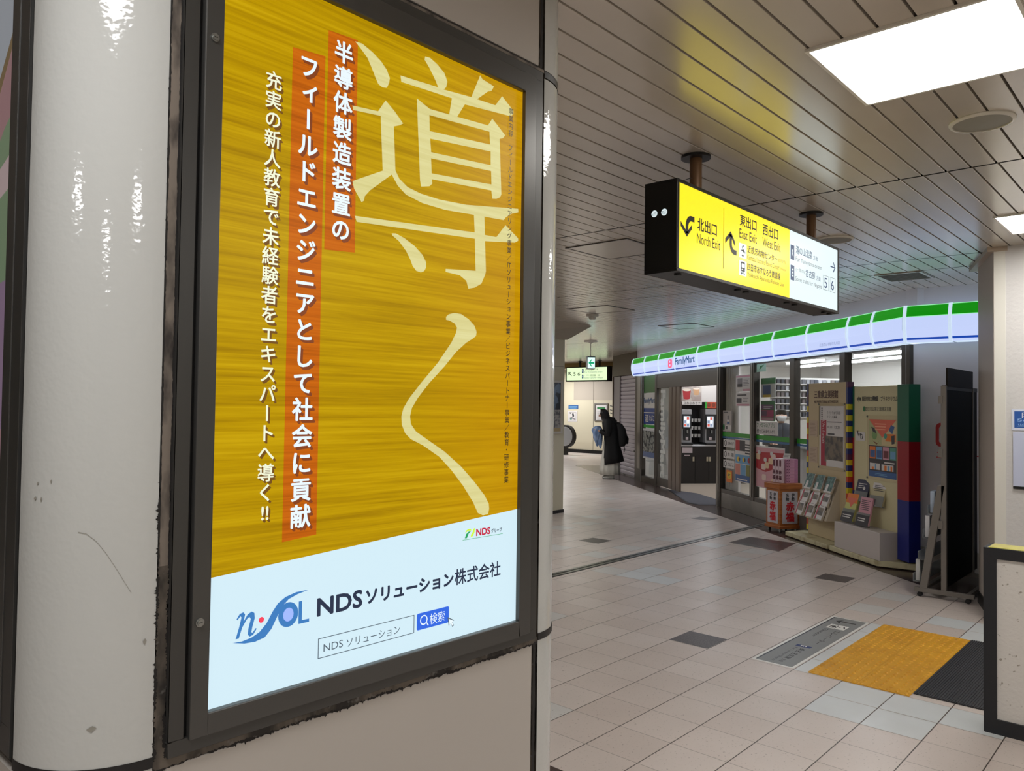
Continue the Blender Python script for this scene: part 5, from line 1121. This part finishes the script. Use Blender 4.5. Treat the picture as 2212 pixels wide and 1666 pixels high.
# planetarium panel
DB = fac(5.20)
T_ = thing('display_panel', 'tall cream museum display panel with green, red and blue side column', 'display panel', tuple(DB.p(-8.0, 0, 0)))
q = MB(); q.box(DB, -8.462, -7.59, .085, 1.925, -.06, 0, M_CREAM2); bp_ = q.build('board', T_, bevel=.003)
for a0, a1, nm in ((-7.59, -7.40, 'side_column'), (-8.492, -8.462, 'edge_strip')):
    for z0, z1, m in ((1.335, 1.93, BLK['g']), (.725, 1.335, mat('column_red', (150, 18, 34), .45)), (.10, .725, mat('column_blue', (14, 28, 118), .45))):
        q = MB(); q.box(DB, a0, a1, z0, z1, -.08, .05 if nm[0] == 's' else .004, m); q.build(nm, T_, bevel=.002)
q = MB(); q.hexa([D97.p(-8.60, .012, .0), D97.p(-7.665, .012, .0), D97.p(-7.38, .012, -.33), D97.p(-8.60, .012, -.33), D97.p(-8.60, .070, .0), D97.p(-7.665, .070, .0), D97.p(-7.38, .085, -.33), D97.p(-8.60, .085, -.33)], M_CRB); q.box(D97, -8.57, -7.70, 0, .012, -.30, -.03, M_BLACK); q.build('base', T_, bevel=.006)
q = MB(); q.box(D97, -8.508, -7.636, .072, .365, -.225, -.01, mat('box_white', (196, 188, 184), .45)); q.build('plinth_box', T_, bevel=.004)
q = MB(); L2 = mat('letter_dark', (52, 50, 48), .5); L3 = mat('letter_grey', (112, 110, 96), .5)
text_fit(q, DB, '四日市市立博物館', -8.305, -8.0, 1.755, 1.815, .002, L2, .025); text_fit(q, DB, 'プラネタリウム', -7.955, -7.655, 1.755, 1.81, .002, L2, .01); text_fit(q, DB, '四日市公害と環境未来館', -8.24, -7.765, 1.645, 1.695, .002, L3, .01)
q.poly(DB, ell(-8.265, 1.67, .022, .03, 14), .002, PGN)
for s_ in (-1, 0, 1): q.poly(DB, ell(-8.37 + .028 * s_, 1.79 - .008 * abs(s_), .012, .022, 10), .002, L2)
q.poly(DB, [(-8.373, 1.745), (-8.367, 1.745), (-8.364, 1.77), (-8.376, 1.77)], .002, L2); q.build('lettering', bp_)
T2 = thing('framed_poster', 'pair of museum posters with an orange triangle behind clear plastic on the cream panel', 'poster', tuple(DB.p(-7.92, .92, .005)))
q = MB(); q.box(DB, -8.205, -7.605, .885, 1.60, .001, .005, mat('clear_sheet2', (204, 192, 156), .15)); q.build('clear_cover', T2)
q = MB(); q.rect(DB, -8.165, -7.67, 1.275, 1.555, .006, mat('poster_sage', (176, 178, 130), .5)); q.rect(DB, -7.93, -7.67, 1.275, 1.555, .0064, mat('poster_sandy', (206, 190, 146), .5)); q.poly(DB, [(-8.165, 1.555), (-7.67, 1.555), (-7.915, 1.355)], .007, mat('triangle_coral', (222, 108, 84), .5))
q.poly(DB, [(-7.80, 1.44), (-7.76, 1.50), (-7.70, 1.48), (-7.74, 1.40)], .0075, PBL); q.rect(DB, -7.86, -7.68, 1.32, 1.40, .007, POR); q.poly(DB, [(-7.76, 1.38), (-7.70, 1.39), (-7.70, 1.30), (-7.75, 1.29)], .0075, INK)
q.poly(DB, [(-8.12, 1.47), (-8.06, 1.46), (-8.02, 1.40), (-8.09, 1.42)], .0075, INK); q.poly(DB, [(-8.1, 1.32), (-8.0, 1.29), (-7.95, 1.34), (-8.02, 1.275)], .0075, mat('brown_ink', (120, 78, 50), .5)); q.poly(DB, ell(-8.06, 1.38, .05, .05, 9), .007, mat('leaf_green', (120, 156, 96), .5))
q.poly(DB, ell(-7.86, 1.375, .03, .03, 10), .0072, mat('teal_ink', (70, 150, 130), .5)); lines(q, DB, -8.05, -7.80, 1.44, 1.53, 3, .0076, mat('coral_pale', (244, 170, 140), .5), .35, .3, 5)
q.build('upper_print', T2)
q = MB(); q.rect(DB, -8.165, -7.67, .92, 1.265, .006, INK); q.rect(DB, -8.165, -7.67, .92, .985, .0065, PBL)
for k, c_ in enumerate((POR, PSK, PK, mat('paper_teal', (86, 150, 130), .5))):
    q.rect(DB, -8.15 + .122 * k, -8.04 + .122 * k, 1.12, 1.255, .0066, c_); q.rect(DB, -8.14 + .122 * k, -8.05 + .122 * k, 1.135, 1.215, .007, (PBL, PBL, mat('paper_maroon', (110, 50, 60), .5), PSK)[k])
q.rect(DB, -8.145, -7.96, 1.0, 1.07, .0066, PW); q.rect(DB, -7.93, -7.72, 1.0, 1.065, .0066, PW); q.rect(DB, -8.11, -8.07, 1.0, 1.03, .007, POR); q.rect(DB, -8.05, -8.03, 1.0, 1.06, .007, PSK); q.rect(DB, -7.88, -7.84, 1.0, 1.055, .007, POR); q.rect(DB, -7.82, -7.79, 1.0, 1.055, .007, PSK); q.rect(DB, -7.77, -7.74, 1.0, 1.055, .007, POR)
lines(q, DB, -7.88, -7.70, 1.08, 1.10, 1, .007, PW, .7, .05); lines(q, DB, -8.05, -7.78, .94, .97, 2, .007, PSK, .4, .2, 2); q.build('lower_print', T2)
q = MB()
for a, z in ((-8.195, 1.585), (-7.617, 1.585), (-8.195, .90), (-7.617, .90)): q.cyl(DB.p(a, z, .004), DB.p(a, z, .014), .011, M_STEEL)
q.build('corner_stud', T2)
q = MB(); q.box(DB, -8.43, -8.245, 1.305, 1.405, .001, .004, PW); rr_ = random.Random(11)
for k in range(7): a, z = -8.40 + .13 * rr_.random(), 1.32 + .07 * rr_.random(); q.poly(DB, [(a, z), (a + .006, z), (a + .02 * rr_.random(), z + .03), (a - .008, z + .028)], .0045, INK)
q.poly(DB, ell(-8.31, 1.352, .03, .03, 12), .0046, INK, [ell(-8.31, 1.352, .022, .022, 10)])
q.build('paper_notice', label='small white sketchy paper notice at the left of the cream panel', cat='notice')
def leaf(a, b, o_, w_, h, tilt, yaw, name, label, body, deco, thick=.02):
    L = Fr(DB.p(a, b, o_), (-TV * cos(yaw) + NV * sin(yaw)), ZV + NV * tilt)
    t = thing(name, label, 'leaflets', tuple(L.p(w_ / 2, 0, 0)), 'leaflet holders on the white plinth')
    q = MB(); q.box(L, 0, w_, .01, h, 0, thick, body); q.build('sheets', t)
    q = MB(); deco(q, L, thick + .001); q.build('print', t)
    q = MB(); q.box(L, -.008, w_ + .008, -.004, .006, -.006, thick + .012, M_ACR); q.box(L, -.008, w_ + .008, -.004, h * .45, thick + .006, thick + .009, M_ACR); q.build('holder', t)
leaf(-8.36, .62, .055, .20, .25, .25, .12, 'leaflet_stack', 'dark navy curled leaflets in the upper left holder of the cream panel', mat('navy_leaf', (36, 36, 66), .4), lambda q, L, c: (lines(q, L, .03, .17, .15, .22, 3, c, PW, .35, .4), q.poly(L, ell(.13, .15, .02, .02, 10), c, PW)))
leaf(-8.06, .60, .055, .20, .26, .25, .12, 'leaflet_stack', 'pale beige leaflets in the upper right holder of the cream panel', mat('beige_leaf', (190, 180, 142), .4), lambda q, L, c: (q.rect(L, 0, .2, .20, .26, c, PW), lines(q, L, .03, .18, .17, .245, 4, c + .001, INK, .35, .2)))
leaf(-8.455, .375, .15, .185, .33, .30, .1, 'leaflet_stack', 'orange topped leaflets in the lower left holder with a black front', mat('lime_leaf', (190, 190, 110), .4), lambda q, L, c: (q.rect(L, 0, .185, .22, .33, c, POR), q.poly(L, [(.01, .28), (.175, .28), (.1, .17)], c + .001, MATS['triangle_coral']), q.rect(L, -.005, .19, -.005, .11, c + .012, INK), lines(q, L, .02, .165, .045, .095, 2, c + .014, PW, .45, .1)))
leaf(-8.155, .372, .15, .19, .32, .22, .1, 'leaflet_stack', 'pink printed leaflets in the lower right holder with a black front', mat('pink_leaf', (206, 150, 164), .4), lambda q, L, c: (lines(q, L, .02, .17, .18, .30, 6, c, INK, .35, .25), q.rect(L, -.005, .195, -.005, .12, c + .012, INK), lines(q, L, .03, .15, .05, .10, 2, c + .014, PW, .45, .1)))

# orange wooden pedestal with sweets
C0 = Vector((10.23, 4.37, 0)); LL = Vector((10.38, 4.63, 0)); RRv = Vector((10.485, 4.20, 0)); FF = LL + RRv - C0
W_O = mat('orange_wood', (178, 106, 48), .4); add_blotch(W_O, (156, 88, 40), 5, .4, .62, stretch=(1, 1, 8)); W_S = mat('pedestal_sheet', (198, 192, 198), .45); W_R = mat('brush_red', (196, 22, 40), .5)
cen = (C0 + FF) / 2
def quad(k): return [cen + (p - cen) * k for p in (C0, RRv, FF, LL)]
T_ = thing('wooden_pedestal', 'orange wooden pedestal on castors with white panels and red lettering', 'pedestal', tuple(cen))
def slab(k, z0, z1, nm, bev=.004):
    q = MB(); a = quad(k); q.hexa([p + ZV * z0 for p in a] + [p + ZV * z1 for p in a], W_O); return q.build(nm, T_, bevel=bev, recalc=True)
body = slab(1.0, .05, .585, 'body'); slab(1.10, .045, .085, 'plinth_moulding'); slab(1.14, .575, .655, 'top_board', .01)
for p in quad(.8):
    q = MB(); q.cyl(p + Vector((-.012, .01, .022)), p + Vector((.012, -.01, .022)), .022, M_STEEL); q.cyl(p + ZV * .03, p + ZV * .05, .012, M_BLACK); q.build('castor', T_)
for k, (o_, e_) in enumerate(((LL, C0), (C0, RRv))):
    f_ = Fr(o_, e_ - o_, ZV); wd = (e_ - o_).length
    q = MB(); q.rect(f_, .035, wd - .04, .115, .545, .003, W_S); sh = q.build('white_panel', T_)
    q = MB(); text_v(q, f_, '伊勢', wd * .64, .50, .445, .05, .005, INK, .04); text_v(q, f_, '名物', wd * .36, .50, .445, .05, .005, INK, .04); text_v(q, f_, '赤福', wd * .5, .345, .205, .13, .005, W_R, .05); q.build('panel_lettering', sh)
M_PBOX = mat('pink_box', (206, 150, 178), .45); M_PBL = mat('pink_label', (220, 196, 206), .45); M_PIN = mat('pink_box_ink', (120, 70, 100), .5); M_KIN = mat('maroon_ink', (90, 30, 50), .5)
eR = (RRv - C0).normalized(); eL = (LL - C0).normalized()
base = C0 + eR * .055 + eL * .03
for k in range(8):
    z0 = .657 + .0405 * k
    f_ = Fr(base + eR * .055 + ZV * z0, eR, ZV)
    t = thing('sweet_box', ['lowest', 'second lowest', 'third lowest', 'fourth lowest', 'fourth highest', 'third highest', 'second highest', 'topmost'][k] + ' flat pink sweet box in the stack on the orange pedestal', 'box', tuple(f_.p(.09, 0, -.1)), 'pink sweet boxes on the pedestal')
    q = MB(); q.box(f_, 0, .185, 0, .039, -.20, 0, M_PBOX); q.build('box_body', t, bevel=.002)
    q = MB()
    for a in (.004, .035): q.poly(f_, [(a, .006), (a + .02, .016), (a + .02, .026), (a, .034), (a + .008, .02)], .0015, M_PIN)
    q.rect(f_, .13, .18, .004, .035, .001, mat('pink_box_band', (182, 120, 156), .45)); q.build('printed_edge', t)
fl_ = Fr(base + eL * .215, -eL, ZV)
for k in range(3):
    a = .005 + .068 * k
    t = thing('sweet_box', ['left', 'middle', 'right'][k] + ' upright pale pink sweet box beside the stack on the orange pedestal', 'box', tuple(fl_.p(a + .03, .657, 0)), 'pink sweet boxes on the pedestal')
    q = MB(); q.box(fl_, a, a + .062, .657, .657 + .325, -.045, 0, M_PBL); q.build('box_body', t, bevel=.002)
    q = MB(); q.poly(fl_, rrect(a + .014, a + .048, .875, .965, .012, 3), .0015, M_KIN); text_v(q, fl_, '赤福', a + .031, .80, .725, .06, .0015, M_KIN, .04); q.build('box_print', t)
q = MB(); CF = Fr(base + eL * .06 + eR * .05 + ZV * (.657 + .325), (eR - eL).normalized(), (ZV + Vector((.25, -.1, 0))).normalized()); q.box(CF, 0, .09, .0, .075, 0, .002, PW); lines(q, CF, .01, .08, .01, .065, 3, .003, PGY, .3, .2); q.build('price_card', label='white price card standing on the pink sweet boxes', cat='price card')

# ================================================================== END OF THE PASSAGE
NW = XF(22.5); k_ = 1.0
T_ = thing('wall_notice', 'small blue notice strip high on the cream end wall', 'notice', (22.5, 17.31, 1.56)); q = MB(); q.box(NW, -17.53, -17.09, 1.565, 1.705, 0, .01, PBL); q.build('plate', T_); q = MB(); lines(q, NW, -17.48, -17.13, 1.585, 1.69, 2, .012, PSK, .45, .1); q.build('print', T_)
T_ = thing('wall_notice', 'white escalator warning notice below the blue strip on the end wall', 'notice', (22.5, 17.34, 1.11)); q = MB(); q.box(NW, -17.555, -17.125, 1.105, 1.49, 0, .01, PW); q.build('plate', T_)
q = MB(); q.frame(NW, -17.50, -17.18, 1.15, 1.45, .01, .011, .012, PGY); q.poly(NW, [(-17.36, 1.40), (-17.29, 1.40), (-17.26, 1.30), (-17.34, 1.28)], .012, INK); q.poly(NW, [(-17.47, 1.24), (-17.38, 1.28), (-17.20, 1.20), (-17.22, 1.17), (-17.40, 1.22)], .012, PGY); q.poly(NW, ell(-17.44, 1.41, .03, .02, 10), .012, INK); q.poly(NW, ell(-17.41, 1.20, .05, .025, 10), .0125, mat('ink_teal', (90, 130, 120), .5)); q.build('print', T_)
T_ = thing('wall_notice', 'white framed timetable notice with a green heading on the end wall', 'notice', (22.5, 16.06, 1.15)); q = MB(); q.frame(NW, -16.36, -15.78, 1.15, 1.78, .045, 0, .04, M_SILV); q.build('frame', T_); q = MB(); q.rect(NW, -16.32, -15.82, 1.19, 1.74, .01, PW); q.rect(NW, -16.25, -15.90, 1.57, 1.64, .012, PGN); lines(q, NW, -16.25, -15.9, 1.2, 1.52, 9, .012, PGY, .2, .4); q.build('print', T_)
q = MB()
for k, z in enumerate((1.69, 1.55, 1.44)): q.poly(NW, [(-15.72, z), (-15.66, z + .035), (-15.66, z + .012), (-15.62, z), (-15.60, z - .04), (-15.64, z - .02), (-15.66, z - .012), (-15.66, z - .035)], .004, INK)
q.build('wall_pictogram', label='column of small black arrow marks beside the framed timetable notice', cat='wall marking')
T_ = thing('escalator', 'round grey end of an escalator handrail by the far pillar', 'escalator', (21, 16.65, 0))
ES = XF(21.0)
def stadium(r, n=24): return [(-16.50 + r * cos(-pi / 2 + pi * i / n), .635 + r * sin(-pi / 2 + pi * i / n)) for i in range(n + 1)] + [(-18.6, .635 + r), (-18.6, .635 - r)]
q = MB(); q.prism(ES, stadium(.31), -.12, 0, mat('escalator_panel', (150, 152, 154), .4, .2)); q.build('balustrade', T_)
q = MB(); q.prism(ES, stadium(.385), -.13, .02, M_BLACKM); q.prism(ES, stadium(.325), .02, .025, mat('handrail_rim', (190, 192, 192), .3, .4)); q.prism(ES, stadium(.305), .025, .03, MATS['escalator_panel']); q.build('handrail', T_)
q = MB(); q.box(ES, -18.6, -16.55, 0, .26, -.25, .04, M_BLACK); q.build('skirt', T_)

# ================================================================== PEOPLE
def skin(name, pts, edges, parent, m, sub=2, root=0):
    """one continuous surface grown round a jointed skeleton; pts = (xyz, rx, ry)"""
    me = bpy.data.meshes.new(name); org = ORG[parent.name]
    me.from_pydata([tuple(Vector(p[0]) - org) for p in pts], edges, [])
    o = bpy.data.objects.new(name, me); COL.objects.link(o)
    md = o.modifiers.new('skin', 'SKIN'); md.use_smooth_shade = True
    for i, p in enumerate(pts):
        v = me.skin_vertices[0].data[i]; v.radius = (p[1], p[2]); v.use_root = (i == root)
    s_ = o.modifiers.new('sub', 'SUBSURF'); s_.levels = sub; s_.render_levels = sub
    bpy.context.view_layer.update()
    dg = bpy.context.evaluated_depsgraph_get(); me2 = bpy.data.meshes.new_from_object(o.evaluated_get(dg)); o.modifiers.clear(); o.data = me2; bpy.data.meshes.remove(me)
    me2.materials.clear(); me2.materials.append(m)
    me2.polygons.foreach_set('use_smooth', [True] * len(me2.polygons))
    o.parent = parent; ORG[o.name] = org
    return o
M_SKIN = mat('skin', (206, 164, 142), .5); M_HAIR = mat('dark_hair', (24, 18, 16), .45); M_COAT = mat('black_coat', (10, 10, 12), .75); M_SKIRT = mat('white_skirt', (206, 204, 194), .7); M_SHOE = mat('white_shoe', (200, 200, 194), .5); M_SOLE = mat('shoe_sole', (40, 38, 36), .6); M_PACK = mat('black_backpack', (14, 14, 17), .6); M_DENIM = mat('pale_blue_cloth', (156, 182, 216), .7); add_blotch(M_DENIM, (112, 142, 186), 9, .42, .6)
class Body:
    def __init__(s, o, f): s.o = Vector(o); s.f = Vector(f).normalized(); s.l = ZV.cross(s.f)
    def __call__(s, x, y, z): return s.o + s.f * x + s.l * y + ZV * z
def hand(B, wrist, d, up, side, pts, edges, iw, curl=.6, k=1.0):
    """palm, four curled fingers of unequal length and a thumb, appended to the skeleton"""
    d = d.normalized(); up = (up - d * up.dot(d)).normalized(); s_ = d.cross(up) * side
    def add(p, r, prev):
        pts.append((p, r * k, r * k)); edges.append((prev, len(pts) - 1)); return len(pts) - 1
    ip = add(wrist + d * .045, .026, iw); ie = add(wrist + d * .085, .022, ip)
    for j, (off, ln) in enumerate(((.028, .070), (.010, .080), (-.009, .074), (-.027, .058))):
        b0 = wrist + d * .09 + s_ * off; i0 = add(b0, .0095, ie); b1 = b0 + d * ln * .5 - up * curl * .012; i1 = add(b1, .009, i0); add(b1 + d * ln * .38 - up * curl * .032, .008, i1)
    t0 = wrist + d * .035 + s_ * .034; i0 = add(t0, .011, ip); t1 = t0 + d * .03 + s_ * .016 - up * .01; i1 = add(t1, .0095, i0); add(t1 + d * .028 - up * .012, .008, i1)
def head_features(B, c, fwd, parent, m, body):
    """eyes, brows, nose, mouth and ears set on the surface of the head"""
    fwd = fwd.normalized(); lf = ZV.cross(fwd).normalized(); up = fwd.cross(lf); org = ORG[body.name]
    def on(dx, dz, side=None):
        d = -fwd if side is None else -lf * side
        st = c + lf * dx + up * dz + (fwd * .3 if side is None else lf * .3 * side)
        ok, loc, nn, ix = body.ray_cast(st - org, d)
        return loc + org if ok else c + fwd * .07 + lf * dx + up * dz
    q = MB()
    for s_ in (1, -1):
        p = on(.028 * s_, .006) - fwd * .004; q.sphere(p, .0105, .0105, .0085, mat('eye_white', (220, 216, 210), .3), 10, 6); q.sphere(p + fwd * .006, .006, .006, .006, mat('eye_iris', (36, 24, 18), .3), 8, 5)
        q.tube([on(.014 * s_, .024), on(.028 * s_, .028), on(.042 * s_, .023)], .0028, M_HAIR, 5)
        q.sphere(on(0, -.008, s_) - fwd * .004, .012, .012, .026, m, 10, 6)
    n0, n1, n2 = on(0, .004), on(0, -.026), on(0, -.038)
    q.tube([n0, n1 + fwd * .012, n2 + fwd * .004], [.006, .010, .008], m, 8)
    q.tube([on(.018, -.058), on(0, -.056) + fwd * .003, on(-.018, -.058)], .0042, mat('lips', (166, 96, 90), .5), 6)
    return q.build('face', parent, smooth=True)

# woman in the passage, seen from her right side and a little behind
P = thing('person', 'person in a long black coat and white skirt with head bent over a bundle', 'person', (14.98, 10.42, 0))
B = Body((14.98, 10.42, 0), (-.62, .78, 0))
pts = [(B(.0, 0, .86), .13, .11), (B(.01, 0, 1.02), .115, .095), (B(.04, 0, 1.18), .135, .10), (B(.085, 0, 1.30), .115, .085), (B(.13, 0, 1.365), .055, .05), (B(.17, 0, 1.425), .05, .05), (B(.205, 0, 1.47), .092, .09), (B(.22, 0, 1.525), .09, .088)]
edges = [(i, i + 1) for i in range(7)]
for s_ in (1, -1):
    n = len(pts)
    pts += [(B(.0, .09 * s_, .80), .085, .085), (B(.02, .09 * s_, .46), .06, .06), (B(-.01, .085 * s_, .10), .042, .042), (B(.02, .085 * s_, .045), .038, .035), (B(.15, .09 * s_, .03), .034, .026)]
    edges += [(0, n), (n, n + 1), (n + 1, n + 2), (n + 2, n + 3), (n + 3, n + 4)]
    n = len(pts)
    pts += [(B(.08, .155 * s_, 1.285), .06, .06), (B(.09, .20 * s_, 1.04), .047, .047), (B(.28, .13 * s_, 1.10), .034, .034)]
    edges += [(3, n), (n, n + 1), (n + 1, n + 2)]
    hand(B, B(.28, .13 * s_, 1.10), B(.1, -.05 * s_, .04) - B(0, 0, 0), ZV, s_, pts, edges, n + 2)
bd_ = skin('body', pts, edges, P, M_SKIN)
hc = B(.213, 0, 1.50); hf = (B(.9, 0, -.42) - B(0, 0, 0))
head_features(B, hc, hf, P, M_SKIN, bd_)
q = MB()
rings = []
for z, x, rx, ry in ((1.612, .20, .012, .012), (1.598, .195, .07, .066), (1.56, .185, .108, .098), (1.50, .17, .118, .106), (1.44, .15, .118, .11), (1.38, .125, .11, .115), (1.28, .085, .09, .105), (1.18, .05, .04, .07)):
    rings.append([B(x + rx * cos(t), ry * sin(t), z) + (ZV * 0) for t in [2 * pi * i / 20 for i in range(20)]])
for r_ in rings:      # keep the face clear
    for i, p in enumerate(r_):
        d = (p - B(.22, 0, p.z)); fx = d.dot(B.f)
        if p.z < 1.565 and fx > .02 and abs(d.dot(B.l)) < .062: r_[i] = p - B.f * (fx - .0) * .9
q.loft(rings, M_HAIR); q.build('hair', P, smooth=True)
def shell(B, secs, m, name, parent, a0=0.0, a1=2 * pi, n=32, thick=.012, fold=0.0, nf=9):
    q = MB(); R = []
    for (z, x, rx, ry, *ex) in secs:
        ring_ = []
        for i in range(n + 1):
            t = a0 + (a1 - a0) * i / n; f_ = 1 + fold * sin(nf * t) * max(0, (secs[0][0] - z))
            ring_.append(B(x + rx * f_ * cos(t), ry * f_ * sin(t), z + (ex[0] * cos(t) if ex else 0)))
        R.append(ring_)
    q.loft(R, m, closed=False)
    o = q.build(name, parent, smooth=True); s_ = o.modifiers.new('solid', 'SOLIDIFY'); s_.thickness = thick; s_.offset = -1
    return o
shell(B, [(.93, .0, .13, .155), (.7, .01, .165, .18), (.45, .015, .195, .20), (.25, .015, .215, .215), (.095, .02, .22, .225)], M_SKIRT, 'skirt', P, fold=.09, nf=11)
shell(B, [(1.39, .105, .085, .10), (1.36, .085, .11, .17), (1.28, .06, .16, .22), (1.12, .03, .175, .225), (.95, .0, .17, .21), (.7, -.01, .20, .225), (.5, -.025, .235, .245, -.02), (.36, -.03, .25, .25, -.05)], M_COAT, 'coat', P, radians(34), radians(326), fold=.05, nf=7)
for s_ in (1, -1):
    q = MB(); q.tube([B(.075, .14 * s_, 1.335), B(.075, .195 * s_, 1.25), B(.08, .225 * s_, 1.12), B(.085, .225 * s_, 1.03), B(.15, .195 * s_, 1.045), B(.255, .14 * s_, 1.095)], [.09, .092, .082, .072, .062, .052], M_COAT, 14); q.build('coat_sleeve', P, smooth=True)
q = MB(); q.loft([[B(x + rx * cos(t), ry * sin(t), z) for t in [2 * pi * i / 20 for i in range(20)]] for z, x, rx, ry in ((1.43, .06, .05, .08), (1.405, .045, .10, .14), (1.35, .0, .13, .155), (1.27, -.06, .08, .13), (1.22, -.08, .03, .06))], M_COAT); q.build('hood', P, smooth=True)
for s_ in (1, -1):
    q = MB(); q.loft([[B(x + rx * cos(t), .09 * s_ + ry * sin(t), z) for t in [2 * pi * i / 16 for i in range(16)]] for z, x, rx, ry in ((.018, .055, .135, .048), (.045, .055, .135, .048), (.075, .04, .105, .045), (.10, .0, .055, .042))], M_SHOE)
    q.loft([[B(.055 + rx * cos(t), .09 * s_ + ry * sin(t), z) for t in [2 * pi * i / 16 for i in range(16)]] for z, rx, ry in ((0, .13, .046), (.018, .138, .05))], M_SOLE); q.build('shoe', P, smooth=True)
T_ = thing('backpack', 'black backpack with dangling straps worn by the person in the black coat', 'backpack', tuple(B(-.22, 0, .76)))
q = MB(); q.loft([[B(x + rx * abs(cos(t)) ** .7 * (1 if cos(t) > 0 else -1), ry * abs(sin(t)) ** .7 * (1 if sin(t) > 0 else -1), z) for t in [2 * pi * i / 24 for i in range(24)]] for z, x, rx, ry in ((.74, -.23, .02, .05), (.755, -.23, .085, .14), (.85, -.245, .115, .165), (1.0, -.24, .125, .17), (1.15, -.215, .115, .165), (1.26, -.17, .085, .14), (1.31, -.14, .03, .06))], M_PACK); q.build('pack_body', T_, smooth=True)
q = MB(); q.loft([[B(x + rx * cos(t), ry * sin(t), z) for t in [2 * pi * i / 16 for i in range(16)]] for z, x, rx, ry in ((.80, -.36, .01, .03), (.82, -.365, .03, .10), (.93, -.37, .035, .11), (.99, -.365, .01, .05))], M_PACK); q.build('front_pocket', T_, smooth=True)
for s_ in (1, -1):
    q = MB(); q.tube([B(-.16, .09 * s_, 1.22), B(-.06, .10 * s_, 1.405), B(.07, .115 * s_, 1.36), B(.14, .13 * s_, 1.2), B(.10, .17 * s_, 1.0), B(-.12, .17 * s_, .84)], .012, M_PACK, 8); q.build('shoulder_strap', T_, smooth=True)
    q = MB(); q.tube([B(-.28, .12 * s_, .80), B(-.31, .125 * s_, .70), B(-.30, .12 * s_, .62)], .005, M_PACK, 6); q.build('dangling_strap', T_, smooth=True)
rr_ = random.Random(5); q = MB()
n, h = 22, 12; R = []
for j in range(h + 1):
    a = -pi / 2 + pi * j / h; ring_ = []
    for i in range(n):
        t = 2 * pi * i / n; k = 1 + .13 * sin(3 * t + 4 * a) + .08 * sin(7 * t - 2 * a)
        drop = -.16 * max(0, sin(-a)) ** 2 * (1 + .6 * sin(2 * t))
        ring_.append(B(.315 + .125 * k * cos(a) * cos(t), .165 * k * cos(a) * sin(t), 1.10 + .115 * sin(a) + drop))
    R.append(ring_)
q.loft(R, M_DENIM, True, False)
q.loft([[B(x + rx * cos(t) * (1 + .2 * sin(4 * t)), .02 + ry * sin(t), z) for t in [2 * pi * i / 18 for i in range(18)]] for z, x, rx, ry in ((1.05, .28, .08, .11), (.90, .26, .06, .085), (.78, .25, .04, .06), (.69, .245, .012, .03))], M_DENIM)
q.build('cloth_bundle', smooth=True, label='pale blue bundle of cloth held by the person in the black coat', cat='cloth bundle')

# shop assistant behind the glass
so = TV * 12.25 + NV * 6.22
P = thing('person', 'shop assistant in dark clothes and white face mask behind the second window', 'person', (so.x, so.y, 0))
B = Body((so.x, so.y, 0), (-.85, -.5, 0))
pts = [(B(0, 0, .90), .13, .10), (B(0, 0, 1.06), .125, .095), (B(0, 0, 1.22), .14, .10), (B(.0, 0, 1.34), .12, .085), (B(.015, 0, 1.40), .05, .05), (B(.03, 0, 1.46), .052, .052), (B(.045, 0, 1.52), .088, .09), (B(.045, 0, 1.575), .088, .088)]
edges = [(i, i + 1) for i in range(7)]
for s_ in (1, -1):
    n = len(pts); pts += [(B(.0, .09 * s_, .83), .085, .085), (B(.01, .09 * s_, .48), .06, .06), (B(-.01, .09 * s_, .10), .045, .045), (B(.02, .09 * s_, .05), .04, .035), (B(.14, .09 * s_, .035), .036, .028)]; edges += [(0, n), (n, n + 1), (n + 1, n + 2), (n + 2, n + 3), (n + 3, n + 4)]
    n = len(pts); pts += [(B(0, .165 * s_, 1.32), .06, .06), (B(.0, .22 * s_, 1.08), .046, .046), (B(.2, .16 * s_, 1.10), .034, .034)]; edges += [(3, n), (n, n + 1), (n + 1, n + 2)]
    hand(B, B(.2, .16 * s_, 1.10), B(.1, -.02 * s_, .0) - B(0, 0, 0), ZV, s_, pts, edges, n + 2)
bd_ = skin('body', pts, edges, P, M_SKIN)
head_features(B, B(.045, 0, 1.545), B(1, 0, -.1) - B(0, 0, 0), P, M_SKIN, bd_)
q = MB(); q.loft([[B(.072 + rx * cos(t), ry * sin(t), z) for t in [-pi / 2 + pi * i / 12 for i in range(13)]] for z, rx, ry in ((1.455, .04, .045), (1.485, .066, .068), (1.525, .074, .08), (1.54, .066, .08))], mat('mask_white', (226, 226, 226), .6), closed=False); q.build('face_mask', P, smooth=True)
q = MB(); q.loft([[B(x + rx * cos(t), ry * sin(t), z) for t in [2 * pi * i / 20 for i in range(20)]] for z, x, rx, ry in ((1.655, .03, .012, .012), (1.64, .02, .07, .066), (1.605, .0, .085, .092), (1.55, -.02, .07, .092), (1.49, -.03, .05, .08), (1.44, -.03, .03, .05))], M_HAIR); q.build('hair', P, smooth=True)
shell(B, [(1.415, .01, .065, .075), (1.385, .005, .10, .16), (1.30, .0, .13, .195), (1.1, 0, .14, .19), (.82, 0, .16, .20)], mat('uniform_dark', (46, 52, 64), .7), 'uniform_jacket', P)
for s_ in (1, -1):
    q = MB(); q.tube([B(0, .15 * s_, 1.355), B(0, .20 * s_, 1.27), B(.0, .235 * s_, 1.09), B(.17, .175 * s_, 1.10)], [.072, .07, .06, .05], MATS['uniform_dark'], 12); q.build('jacket_sleeve', P, smooth=True)
    q = MB(); q.tube([B(0, .09 * s_, .86), B(.01, .09 * s_, .48), B(-.01, .09 * s_, .06)], [.105, .085, .075], M_COAT, 12); q.build('trouser_leg', P, smooth=True)
